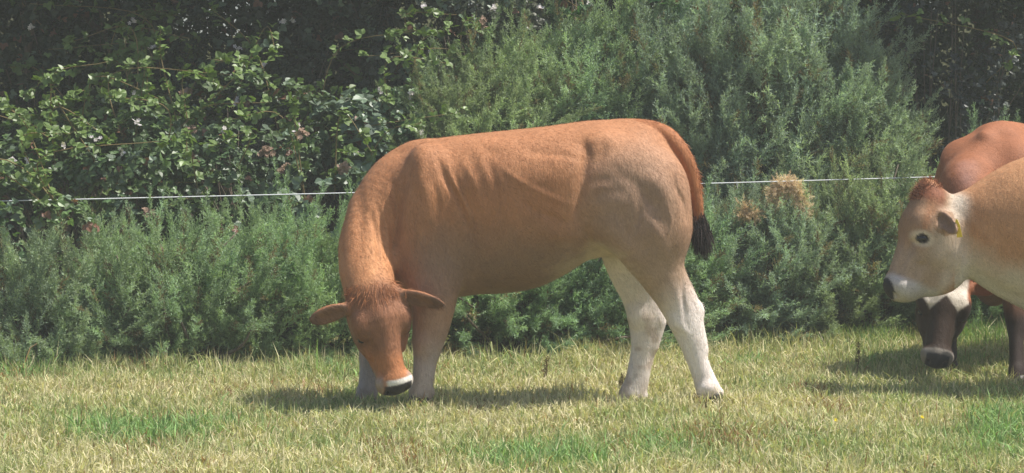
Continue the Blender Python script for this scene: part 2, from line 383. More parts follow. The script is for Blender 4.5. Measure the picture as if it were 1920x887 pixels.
        for ax in range(3):
            u, v = [(1, 2), (2, 0), (0, 1)][ax]
            a = [slice(1, n - 1) for n in (nx, ny, nz)]; b = list(a); a[ax] = slice(0, [nx, ny, nz][ax] - 1); b[ax] = slice(1, [nx, ny, nz][ax])
            s0, s1 = sg[tuple(a)], sg[tuple(b)]
            for flip, mk in ((0, s0 & ~s1), (1, ~s0 & s1)):
                e = np.argwhere(mk); off = np.ones(3, int); off[ax] = 0; e = e + off
                def cell(du, dv):
                    q = e.copy(); q[:, u] -= du; q[:, v] -= dv; return ids[q[:, 0], q[:, 1], q[:, 2]]
                qd = np.stack([cell(1, 1), cell(0, 1), cell(0, 0), cell(1, 0)], 1)
                Q.append(qd[:, ::-1] if flip else qd)
        Q = np.concatenate(Q); Q = Q[(Q >= 0).all(1)]
        # one pass of gentle smoothing removes the grid pattern
        for lam in (.5, .5):
            A = np.zeros_like(V); W = np.zeros(len(V))
            for i in range(4):
                a, b = Q[:, i], Q[:, (i + 1) % 4]
                for c3 in range(3): A[:, c3] += np.bincount(a, V[b, c3], len(V)) + np.bincount(b, V[a, c3], len(V))
                W += np.bincount(a, minlength=len(V)) + np.bincount(b, minlength=len(V))
            V = V + lam * (A / np.maximum(W, 1)[:, None] - V)
        return V, Q
def vnormals(V, Q):
    n = np.cross(V[Q[:, 2]] - V[Q[:, 0]], V[Q[:, 3]] - V[Q[:, 1]]); o = np.zeros_like(V)
    for i in range(4):
        for c in range(3): o[:, c] += np.bincount(Q[:, i], n[:, c], len(V))
    return unit(o)
def fur(V, Q, Nn, C, n, rng, length, flow, mask=None, lift=.40, width=.0014, jit=.20):
    """short hairs lying on the coat: V,F,C,normals.  flow(p)->direction, length(p)->metres"""
    a = np.linalg.norm(np.cross(V[Q[:, 2]] - V[Q[:, 0]], V[Q[:, 3]] - V[Q[:, 1]]), axis=1)
    if mask is not None: a = a * mask[Q[:, 0]]
    f = rng.choice(len(Q), n, p=a / a.sum()); u, v = rng.random((2, n, 1))
    q = Q[f]; p = (V[q[:, 0]] * (1 - u) + V[q[:, 1]] * u) * (1 - v) + (V[q[:, 3]] * (1 - u) + V[q[:, 2]] * u) * v
    nn = Nn[q[:, 0]]; cc = C[q[:, 0]] * (1 + rng.normal(size=(n, 1)) * jit)
    d = flow(p) + rng.normal(size=(n, 3)) * .25; d = unit(d - nn * (d * nn).sum(1, keepdims=True))
    L = (length(p) * (.6 + .8 * rng.random(n)))[:, None]; sd = np.cross(d, nn) * width * .5
    m = p + d * L * .55 + nn * L * lift * .5; t = p + d * L + nn * L * lift * .75
    VV = np.stack([p - sd, p + sd, m + sd * .8, m - sd * .8, t], 1).reshape(-1, 3)
    b = (np.arange(n) * 5)[:, None]
    FF = np.concatenate([b + [0, 1, 2], b + [0, 2, 3], b + [3, 2, 4]])
    return VV, FF, np.repeat(cc, 5, 0), np.repeat(nn, 5, 0)
def strands(root, direc, length, width, droop, rng, col, seg=4, wave=.0):
    """loose hair tufts as tapering ribbons"""
    n = len(root); d = unit(direc); L = np.broadcast_to(length, (n,))[:, None]; pts = [root]; cur = d.copy()
    for i in range(seg):
        cur = unit(cur + np.array([0, 0, -1.]) * droop / seg + rng.normal(size=(n, 3)) * wave); pts.append(pts[-1] + cur * L / seg)
    sd = unit(np.cross(d, rng.normal(size=(n, 3)))) * width / 2; Vs = []
    for i, p in enumerate(pts):
        w = 1 - .85 * i / seg; Vs += [p - sd * w, p + sd * w]
    V = np.stack(Vs, 1).reshape(-1, 3); k = 2 * (seg + 1); b = (np.arange(n) * k)[:, None]; F = []
    for i in range(seg): F.append(b + [2 * i, 2 * i + 1, 2 * i + 3, 2 * i + 2])
    return V, np.concatenate(F), np.repeat(col, k, 0)
class Head:
    """cow head in its own axes: u down the face from the poll, w across, n out of the forehead; built into a Sculpt"""
    def __init__(s, O, u, n, size=1.0, wide=1.0):
        s.ws = wide
        s.O = np.array(O, float); s.u = unit(np.array(u, float)); n = np.array(n, float); s.n = unit(n - s.u * (n @ s.u)); s.w = np.cross(s.u, s.n); s.k = size
        s.M = np.stack([s.u, s.w, s.n], 1)
    def p(s, u, w, n): return s.O + s.k * (s.u * u + s.w * w * s.ws + s.n * n)
    def loc(s, V):
        q = (V - s.O) / s.k; return q @ s.u, q @ s.w / s.ws, q @ s.n
    def E(s, S_, u, w, n, ru, rw, rn, k=.03, sub=False, tilt=None):
        M = s.M if tilt is None else s.M @ tilt
        S_.ell(s.p(u, w, n), np.array([ru, rw * s.ws, rn]) * s.k, k * s.k, M, sub)
    def C(s, S_, pts, k=.03, sub=False): S_.chain([tuple(s.p(*q[:3])) + (q[3] * s.k,) for q in pts], k * s.k, sub=sub)
    def build(s, G, jaw=1.0, adult=0.0):
        E, C = s.E, s.C
        E(G, .105, 0, -.085, .135, .125, .085, .04)                       # cranium
        E(G, .02, 0, -.085, .06, .085, .07, .05)                          # poll
        for sg in (-1, 1):
            E(G, .165, .098 * sg, -.055, .07, .04, .05, .04)              # brow
            E(G, .20, .075 * sg, -.135, .12, .055, .075 * jaw, .05)       # cheek
            C(G, [(.12, .085 * sg, -.16, .055), (.24, .062 * sg, -.20, .05 * jaw), (.36, .045 * sg, -.155, .035), (.47, .03 * sg, -.125, .03)], .045)
        C(G, [(.16, 0, -.085, .105), (.27, 0, -.078, .083), (.37, 0, -.068, .07), (.47, 0, -.062, .066)], .05)
        E(G, .485, 0, -.06, .055, .086, .058, .04)                        # muzzle
        E(G, .51, 0, -.085, .035, .07, .05, .03)
        C(G, [(.3, 0, -.15, .05), (.42, 0, -.135, .042), (.49, 0, -.13, .036)], .04)   # lower jaw and chin
        for sg in (-1, 1):
            C(G, [(.27, .082 * sg, -.035, .012), (.35, .070 * sg, -.028, .010), (.43, .060 * sg, -.025, .008)], .03, sub=True)   # hollow beside the nose bone
            C(G, [(.245, .100 * sg, -.10, .010), (.33, .080 * sg, -.105, .012)], .02)                                         # facial crest
            E(G, .533, .042 * sg, -.045, .016, .011, .02, .012, sub=True) # nostril
            E(G, .236, .112 * sg, -.066, .026, .012, .018, .016, sub=True)  # eye socket
            E(G, .214, .105 * sg, -.055, .032, .016, .016, .018)           # upper lid
        C(G, [(.515, -.05, -.108, .006), (.522, 0, -.112, .006), (.515, .05, -.108, .006)], .012, sub=True)    # mouth
    def ear(s, G, sg, tip, face, root=(.045, .10, -.10), L=.2, w=.055):
        """tip and face are world directions: where the ear points and which way its opening looks"""
        t = unit(np.array(tip, float)); f = np.array(face, float); f = unit(f - t * (t @ f)); b = np.cross(t, f); M = np.stack([t, b, f], 1)
        r0 = s.p(root[0], root[1] * sg, root[2]); L = L * s.k; w = w * s.k
        G.chain([tuple(r0 - t * .02) + (.03 * s.k,), tuple(r0 + t * L * .28) + (.026 * s.k,)], .03)
        c = r0 + t * L * .58; G.ell(c, (L * .5, w, .02 * s.k), .02, M)
        G.ell(c + f * .017 * s.k, (L * .40, w * .72, .016 * s.k), .01, M, sub=True)
        return r0, t, f, M

# ---------------------------------------------------------------- the cattle
def pr(px, py, y, r): return tuple(P(px, py, y)) + (r / 369.0 * (y - CAMY) / 12.0,)
def px_of(V):
    D = V[:, 1] - CAMY; return 960 + V[:, 0] * FPX / D, HORIZ + (CAMZ - V[:, 2]) * FPX / D
def mixc(C, col, m): return C + (np.array(col) - C) * np.clip(m, 0, 1)[:, None]

def cow_heifer():
    rng = np.random.default_rng(5)
    G = Sculpt((-1.12, -.72, -.08), (1.08, .44, 1.5), .0062)
    def st(px, top, bot, hw, bias=.12, yc=0): return (P(px, 0)[0], P(0, top)[2], P(0, bot)[2], hw, yc, bias)
    G.loft([st(742, 335, 500, .10), st(765, 288, 540, .17), st(790, 268, 560, .22), st(830, 259, 562, .28, .25), st(880, 252, 552, .32, .3), st(950, 244, 546, .355, .32),
            st(1010, 238, 536, .365, .32), st(1060, 232, 514, .36, .28), st(1100, 226, 488, .33, .2), st(1140, 224, 470, .31, .15), st(1190, 226, 466, .28, .1),
            st(1225, 236, 462, .24, .1), st(1255, 262, 445, .18), st(1278, 300, 420, .11)], k=.03, p=2.05)
    # withers and crest, neck bending down and towards the camera
    G.chain([pr(850, 320, 0, 50), pr(800, 334, 0, 58), pr(752, 358, -.02, 66), pr(712, 404, -.08, 60), pr(690, 452, -.16, 53), pr(686, 502, -.26, 50), pr(694, 550, -.36, 47)], .06, sy=.86)
    G.chain([pr(800, 278, 0, 11), pr(768, 281, 0, 12), pr(738, 300, 0, 12), pr(702, 335, -.02, 10), pr(668, 388, -.07, 9)], .05)
    G.chain([pr(775, 440, 0, 60), pr(770, 500, 0, 52), pr(790, 535, 0, 40)], .06, sy=1.3)      # brisket
    # shoulders
    for sg in (-1, 1):
        G.ell(P(812, 380, 0) + [0, .17 * sg, 0], (.15, .135, .30), .08, np.array(Matrix.Rotation(R(-8), 3, 'Y')))
        G.ell(P(806, 450, 0) + [0, .15 * sg, 0], (.145, .115, .30), .12)
    # near front leg
    G.chain([pr(812, 470, -.17, 52), pr(812, 515, -.195, 50), pr(813, 562, -.22, 43), pr(809, 606, -.23, 35), pr(803, 642, -.23, 28), pr(798, 678, -.23, 21), pr(793, 716, -.23, 19.5), pr(789, 737, -.23, 21.5), pr(787, 750, -.235, 17)], .05, sy=.85)
    G.ell(P(796, 640, -.26), (.05, .04, .055), .03); G.ell(P(808, 736, -.22), (.02, .02, .02), .015)
    # far front leg
    G.chain([pr(775, 510, .17, 52), pr(738, 570, .17, 40), pr(708, 625, .17, 29), pr(698, 660, .17, 25), pr(692, 690, .17, 18), pr(690, 722, .17, 18.5), pr(688, 739, .17, 22), pr(686, 750, .17, 17)], .05, sy=.85)
    # haunches
    for sg in (-1, 1):
        G.ell(P(1172, 350, 0) + [0, .19 * sg, 0], (.235, .14, .225), .09)
        G.ell(P(1230, 390, 0) + [0, .18 * sg, 0], (.16, .16, .28), .06, np.array(Matrix.Rotation(R(6), 3, 'Y')))
        G.ell(P(1250, 430, 0) + [0, .18 * sg, 0], (.11, .13, .165), .06)
        G.ell(P(1168, 412, 0) + [0, .22 * sg, 0], (.165, .12, .155), .06)
        G.ell(P(1120, 250, 0) + [0, .2 * sg, -.06], (.09, .07, .06), .07)        # hook bone
    # near hind leg: gaskin, hock, cannon, fetlock
    G.chain([pr(1208, 445, -.2, 62), pr(1237, 505, -.19, 45), pr(1262, 552, -.18, 37), pr(1281, 597, -.17, 31), pr(1297, 640, -.17, 24), pr(1309, 680, -.17, 20), pr(1321, 712, -.17, 21), pr(1330, 736, -.175, 23), pr(1334, 750, -.18, 17)], .06, sy=.78)
    G.chain([pr(1264, 500, -.17, 13), pr(1287, 540, -.165, 10), pr(1297, 570, -.165, 14), pr(1304, 600, -.165, 12), pr(1318, 655, -.165, 9)], .03)
    G.ell(P(1309, 584, -.165), (.030, .028, .048), .02); G.ell(P(1268, 598, -.20), (.035, .03, .06), .03); G.ell(P(1328, 728, -.20), (.045, .035, .035), .03); G.ell(P(1349, 735, -.165), (.022, .02, .02), .015)
    # far hind leg
    G.chain([pr(1178, 445, .18, 62), pr(1190, 500, .18, 52), pr(1203, 555, .18, 38), pr(1209, 600, .18, 31), pr(1208, 640, .18, 25), pr(1201, 680, .18, 21.5), pr(1193, 718, .18, 22.5), pr(1184, 744, .18, 25), pr(1180, 758, .175, 18)], .06, sy=.78)
    G.chain([pr(1232, 560, .17, 10), pr(1236, 605, .17, 11), pr(1226, 650, .17, 8)], .03)
    G.ell(P(1237, 598, .165), (.028, .028, .045), .02); G.ell(P(1196, 592, .13), (.045, .035, .06), .04); G.ell(P(1207, 742, .17), (.022, .02, .02), .015)
    G.chain([pr(1120, 462, 0, 18), pr(1160, 462, 0, 18), pr(1200, 480, .0, 20)], .05, sy=2.2)        # groin fold
    # flesh and folds on the near flank
    q = lambda *a: [(P(x, y, -.3)[0], P(x, y, -.3)[2]) for x, y in a]
    G.stroke(q((818, 292), (832, 330), (858, 372), (876, 415), (882, 455)), .016, .016)
    G.stroke(q((846, 318), (868, 362), (886, 402), (888, 448)), .012, .011)
    G.stroke(q((836, 300), (852, 342), (874, 385), (886, 430)), .014, -.008)
    G.stroke(q((764, 290), (762, 330), (752, 380), (742, 430), (738, 480)), .022, .010)
    G.stroke(q((783, 275), (790, 310), (786, 350)), .03, -.008)
    G.stroke(q((815, 345), (822, 385), (818, 420)), .012, .007)
    G.stroke(q((790, 330), (800, 372), (796, 420)), .03, -.010)
    G.stroke(q((905, 290), (925, 330), (932, 380), (925, 430)), .016, .006)
    G.stroke(q((885, 270), (905, 300), (915, 360)), .03, -.007)
    G.stroke(q((925, 300), (975, 340), (1030, 368), (1080, 388)), .016, -.005)
    G.stroke(q((945, 350), (990, 385), (1030, 405), (1075, 420)), .018, .005)
    G.stroke(q((960, 260), (1000, 285), (1060, 292), (1090, 300)), .02, .005)
    G.stroke(q((1092, 262), (1100, 290), (1092, 340), (1084, 400), (1090, 440)), .026, .02)
    G.stroke(q((1130, 250), (1128, 290), (1105, 318)), .025, .007)
    G.stroke(q((1150, 318), (1185, 345), (1215, 375), (1235, 390)), .034, .013)
    G.stroke(q((1160, 335), (1195, 365), (1198, 410)), .034, -.010); G.stroke(q((1205, 400), (1235, 440), (1250, 490)), .03, -.012); G.stroke(q((1165, 395), (1180, 440), (1215, 480)), .045, .014)
    G.stroke(q((1262, 308), (1264, 345), (1280, 380), (1288, 420)), .012, .012)
    G.stroke(q((1250, 380), (1258, 415), (1248, 450)), .007, -.005)
    G.stroke(q((1195, 365), (1198, 400), (1185, 440)), .018, .010)
    G.stroke(q((1100, 360), (1125, 350), (1150, 350)), .02, -.006)
    G.stroke(q((1281, 515), (1281, 555), (1287, 595)), .010, .013); G.stroke(q((1262, 590), (1275, 612), (1290, 628)), .02, -.010); G.stroke(q((1290, 640), (1302, 680), (1314, 715)), .009, .005)
    G.stroke(q((1262, 530), (1272, 570), (1282, 610), (1300, 650)), .011, -.005)
    G.stroke(q((900, 262), (935, 272), (975, 268)), .03, -.008); G.stroke(q((868, 300), (890, 345), (905, 400)), .022, -.010); G.stroke(q((1010, 420), (1045, 440), (1080, 445)), .04, -.010)
    G.stroke(q((1215, 330), (1240, 350), (1250, 400)), .045, -.014); G.stroke(q((1110, 390), (1150, 375), (1185, 385)), .045, -.012)
    for i, (x, yy) in enumerate([(700, 470), (712, 455), (724, 440)]):
        G.stroke(q((x - 6, yy - 70), (x + 6, yy - 20), (x + 12, yy + 50)), .013, .012)
    G.stroke(q((668, 340), (676, 410), (672, 480)), .03, .012); G.stroke(q((752, 300), (726, 360), (716, 420)), .03, -.014); G.stroke(q((730, 330), (742, 400), (738, 470)), .02, .014)
    # head, seen face on and lowered to the grass
    O_ = P(708, 543, -.47); E_ = P(748, 736, -.50)
    H = Head(O_, E_ - O_, (.30, -1, .02), 1.0, 1.15)
    H.k = np.linalg.norm(E_ - O_) / .545
    H.build(G)
    r0L, tL, fL, ML = H.ear(G, 1, (-1, -.1, -.36), (-.1, -.75, -.65), root=(.055, .115, -.085), L=.215, w=.058)
    r0R, tR, fR, MR = H.ear(G, -1, (1, -.12, -.24), (.1, -.7, -.7), root=(.035, .09, -.07), L=.25, w=.054)
    # tail head and tail down the back of the rump
    G.chain([pr(1150, 234, 0, 9), pr(1200, 237, -.02, 13), pr(1242, 250, -.05, 16), pr(1270, 276, -.08, 16.5), pr(1290, 313, -.09, 15), pr(1301, 354, -.09, 13), pr(1308, 394, -.09, 11), pr(1310, 435, -.09, 8)], .010)
    G.lump(.007, 3.2, 3); G.lump(.0025, 13, 8)
    V, Q = G.surface(); Nn = vnormals(V, Q)
    X, Y = px_of(V); nz_ = fbm(V, 9, 2); X2 = X + (nz_ - .5) * 30; Y2 = Y + (fbm(V, 9, 5) - .5) * 34
    C = np.tile(np.array([.44, .20, .092]), (len(V), 1))
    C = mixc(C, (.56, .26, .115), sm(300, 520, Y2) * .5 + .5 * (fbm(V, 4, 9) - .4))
    C = mixc(C, (.235, .16, .108), sm(370, 500, Y2) * sm(725, 800, X2) * .85)  # duller lower flank, with the body's own shade painted into the coat colour
    C = mixc(C, (.40, .255, .17), (1 - sm(40, 150, np.hypot((X2 - 1195) * .9, (Y2 - 395) * .85))) * .95)
    C = mixc(C, (.40, .235, .15), sm(440, 640, Y2) * sm(735, 790, X2) * sm(930, 880, X2) * .8)
    C = mixc(C, (.62, .30, .13), (1 - sm(.0, .09, np.abs(X2 - 705 - 0) / 369)) * sm(380, 470, Y2) * (Y < 560) * .5)
    cream = (.84, .75, .69)
    hind = (X > 1100) & (Y > 440)
    C = mixc(C, (.44, .30, .20), sm(430, 520, Y2) * hind)
    C = mixc(C, cream, sm(515, 625, Y2 + (X2 - 1250) * .6) * hind)
    C = mixc(C, cream, sm(.0, .05, V[:, 1]) * hind * sm(450, 500, Y2))
    front = (X < 900) & (V[:, 1] > -.335) & (V[:, 2] < .45)
    C = mixc(C, (.44, .37, .34), sm(600, 700, Y2) * front)
    C = mixc(C, (.66, .55, .43), sm(-.45, -.95, Nn[:, 2]) * sm(1000, 1100, X2) * sm(440, 470, Y) * .8)
    C = mixc(C, (.33, .25, .17), .5 * sm(.38, .62, fbm(V, 20, 31)) * sm(.24, .02, V[:, 2])); C = mixc(C, (.50, .38, .29), .6 * sm(.52, .66, fbm(V, 11, 33)) * sm(.55, .4, V[:, 2]) * (X > 1100))       # dirty feet
    # tail redder and darker
    tl = catmull([P(1205, 234, -.02), P(1243, 248, -.05), P(1272, 276, -.08), P(1292, 315, -.09), P(1304, 355, -.09), P(1310, 440, -.09)], 6)
    dt = np.min(np.stack([np.linalg.norm(V - t, axis=1) for t in tl]), 0)
    C = mixc(C, (.36, .135, .05), sm(.062, .044, dt) * .85)
    C = mixc(C, (.12, .07, .05), sm(.05, .03, dt) * sm(385, 440, Y))
    # head colours
    u, w, n = H.loc(V); hd = (u > -.12) & (u < .62) & (np.abs(w) < .34) & (n > -.30) & (V[:, 1] < -.335) & (V[:, 2] < .8)
    C[hd] = mixc(C[hd], (.29, .13, .068), sm(-.1, .04, (u + (nz_ - .5) * .08)[hd]))
    C[hd] = mixc(C[hd], (.44, .18, .075), (sm(.28, .38, u + (nz_ - .5) * .1) * .9)[hd])
    C[hd] = mixc(C[hd], (.20, .10, .055), (sm(.035, .012, np.abs(np.hypot((u - .236), (np.abs(w) - .105)) - .02)) * .6)[hd])
    C[hd] = mixc(C[hd], (.34, .25, .20), (sm(.43, .47, u) * sm(.045, .07, np.abs(w)) + sm(-.10, -.13, n) * sm(.38, .44, u))[hd])
    band = sm(.474, .484, u + np.abs(w) * .10) * (n > -.13) * sm(.088, .075, np.abs(w)) * sm(.055, .035, w)
    C[hd] = mixc(C[hd], (.80, .76, .70), band[hd])
    C[hd] = mixc(C[hd], (.035, .03, .033), (sm(.502, .512, u + np.abs(w) * .10 + (nz_ - .5) * .02) * (n > -.115) * sm(.08, .07, np.abs(w)) * sm(.065, .05, w))[hd])
    C[hd] = mixc(C[hd], (.03, .025, .025), (sm(.022, .012, np.hypot(u - .533, np.abs(w) - .042)))[hd])
    for r0, t, f, M in ((r0L, tL, fL, ML), (r0R, tR, fR, MR)):
        e = (V - r0) @ t; g = np.abs((V - r0) @ f); inside = (e > .03) & (e < .30) & (g < .03) & (V[:, 1] < -.36) & (np.abs((V - r0) @ M[:, 1]) < .07)
        C[inside] = mixc(C[inside], (.42, .19, .09), np.full(inside.sum(), .6))
        facing = sm(.2, .7, Nn @ f)
        C[inside] = mixc(C[inside], (.26, .15, .10), (facing * .8)[inside]); C[inside] = mixc(C[inside], (.08, .05, .04), (sm(.05, .025, e) * 0 + sm(.165, .2, e) * .5)[inside])
    C = C * (1 + (fbm(V, 30, 44) - .5) * .12)[:, None]
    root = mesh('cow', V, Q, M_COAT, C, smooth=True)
    tag(root, 'orange brown heifer with cream hind legs standing side on and grazing, head lowered', 'cow', 'cattle in the pasture')
    # short coat
    flow = lambda p: np.stack([np.full(len(p), .8), np.zeros(len(p)), -.75 - 0 * p[:, 2]], 1)
    ln = lambda p: .010 + .011 * vnoise(p, 6, 3) * (p[:, 2] > .5) + .014 * ((np.linalg.norm(p - (r0L + tL * .13), axis=1) < .10) | (np.linalg.norm(p - (r0R + tR * .16), axis=1) < .12))
    fv = fur(V, Q, Nn, C, 90000, rng, ln, flow, mask=(Y < 745) * (1 - .8 * (hd & (u > .44))))
    mesh('coat', fv[0], fv[1], M_HAIR, fv[2], parent=root, cn=fv[3])
    # tuft on the poll
    sel = np.flatnonzero(hd & (u > -.05) & (u < .065 + .03 * np.cos(w * 30)) & (np.abs(w) < .135) & (n > -.12)); k = 1500
    sel = rng.choice(sel, k); base = V[sel]; dd = Nn[sel] * .35 + np.stack([(base[:, 0] - H.O[0]) * 2.5 + rng.normal(size=k) * .28, rng.normal(size=k) * .2, -.7 + rng.normal(size=k) * .3], 1)
    sv = strands(base - Nn[sel] * .003, dd, .022 + .035 * rng.random(k), .0026, .9, rng, np.array([.40, .16, .065]) * (1 + rng.normal(size=(k, 1)) * .16), wave=.10)
    mesh('forelock', sv[0], sv[1], M_HAIR, sv[2], parent=root)
    for sg in (1, -1):
        V2, F2 = uv_ball(H.p(.236, .106 * sg, -.068), np.array([.021, .021, .021]), 12)
        mesh('eye', V2, F2, M_EYE, smooth=True, parent=root)
    k = 1300; j = rng.integers(0, int(len(tl) * .82), k); base = tl[j] + rng.normal(size=(k, 3)) * [.006, .012, .006] + [.012, 0, .012]
    tv = np.gradient(tl, axis=0)[j]; dd = unit(tv) + rng.normal(size=(k, 3)) * .22 + [.30, -.1, .12]
    sv = strands(base, dd, .03 + .03 * rng.random(k), .003, .2, rng, np.array([.33, .125, .05]) * (1 + rng.normal(size=(k, 1)) * .22), wave=.05); mesh('tail_fringe', sv[0], sv[1], M_HAIR, sv[2], parent=root)
    # dark switch of the tail
    k = 2800; t = rng.random(k) ** .6; pp = np.array([P(1308 + 6 * a, 392 + 48 * a, -.09) for a in t]) + rng.normal(size=(k, 3)) * (.008 + .014 * t)[:, None]
    dd = np.stack([.22 + rng.normal(size=k) * .22, rng.normal(size=k) * .2, np.full(k, -1.)], 1)
    sv = strands(pp, dd, .07 + .05 * rng.random(k), .0045, .9, rng, np.array([.045, .032, .03]) * (1 + rng.normal(size=(k, 1)) * .3), wave=.06)
    core = tube(np.array([P(1309, 410, -.09), P(1314, 432, -.09), P(1320, 450, -.09), P(1320, 468, -.09)]), [.014, .024, .024, .008], 8)
    a = merge([(sv[0], tri(sv[1]), sv[2]), (core[0], tri(core[1]), np.array([[.04, .028, .026]]))])
    mesh('tail_switch', a[0], a[1], M_HAIR, a[2], parent=root)
    # hooves
    for (px, py, y, s_) in ((786, 760, -.235, 1), (686, 760, .17, 1), (1336, 757, -.18, 1), (1178, 768, .175, 1)):
        for dyy in (-.022, .022):
            v, f = hoof(P(px, py, y) + [0, dyy, .0], (-1, 0, 0), .055, .06); mesh('hoof', v, f, M_HOOF, smooth=True, parent=root)
    return root

def uv_ball(c, r, seg=14):
    V, F = [], []; n = seg // 2
    for i in range(n + 1):
        th = math.pi * i / n
        for j in range(seg):
            ph = 2 * math.pi * j / seg; V.append((math.sin(th) * math.cos(ph), math.sin(th) * math.sin(ph), math.cos(th)))
    for i in range(n):
        for j in range(seg): F.append((i * seg + j, i * seg + (j + 1) % seg, (i + 1) * seg + (j + 1) % seg, (i + 1) * seg + j))
    return np.array(c) + np.array(V) * r, np.array(F)[:, ::-1]
def hoof(c, d, w, h):
    """one claw: a wedge with a sloped toe"""
    d = unit(np.array(d, float)); s_ = np.cross(d, [0, 0, 1.]); c = np.array(c, float); V = []
    for z, l, ww, o in ((0, 1.15, 1, .25), (.35, 1.05, .98, .12), (.7, .92, .92, 0), (1.0, .7, .8, -.08)):
        for j in range(12):
            a = 2 * math.pi * j / 12; V.append(c + d * (math.cos(a) * l * w + o * w) + s_ * math.sin(a) * ww * w * .48 + np.array([0, 0, z * h]))
    F = [(i * 12 + j, i * 12 + (j + 1) % 12, (i + 1) * 12 + (j + 1) % 12, (i + 1) * 12 + j) for i in range(3) for j in range(12)]
    V += [c + [0, 0, h], c]
    F += [(36 + j, 36 + (j + 1) % 12, 48, 48) for j in range(12)] + [((j + 1) % 12, j, 49, 49) for j in range(12)]
    return np.array(V), np.array(F)


def front_leg(G, a, foot, k=1.0):
    """a = elbow point, foot = point on the ground (both in the sculpt's axes)"""
    a, foot = np.array(a), np.array(foot); L = a - foot
    pts = [(1.0, .135, 0), (.78, .10, .0), (.55, .072, .0), (.46, .066, .01), (.36, .048, 0), (.18, .044, 0), (.10, .052, 0), (.035, .045, -.01)]
    G.chain([tuple(foot + L * t + np.array([dx, 0, 0])) + (r * k,) for t, r, dx in pts], .05, sy=.85)
def hind_leg(G, a, foot, k=1.0):
    """a = stifle height point above the foot; the hock points backwards (+X)"""
    a, foot = np.array(a), np.array(foot); L = a - foot
    pts = [(1.05, .17, -.10), (.86, .12, .0), (.68, .085, .09), (.55, .072, .12), (.42, .058, .08), (.22, .052, .03), (.11, .058, .0), (.035, .046, -.01)]
    G.chain([tuple(foot + L * t + np.array([dx, 0, 0])) + (r * k,) for t, r, dx in pts], .06, sy=.8)

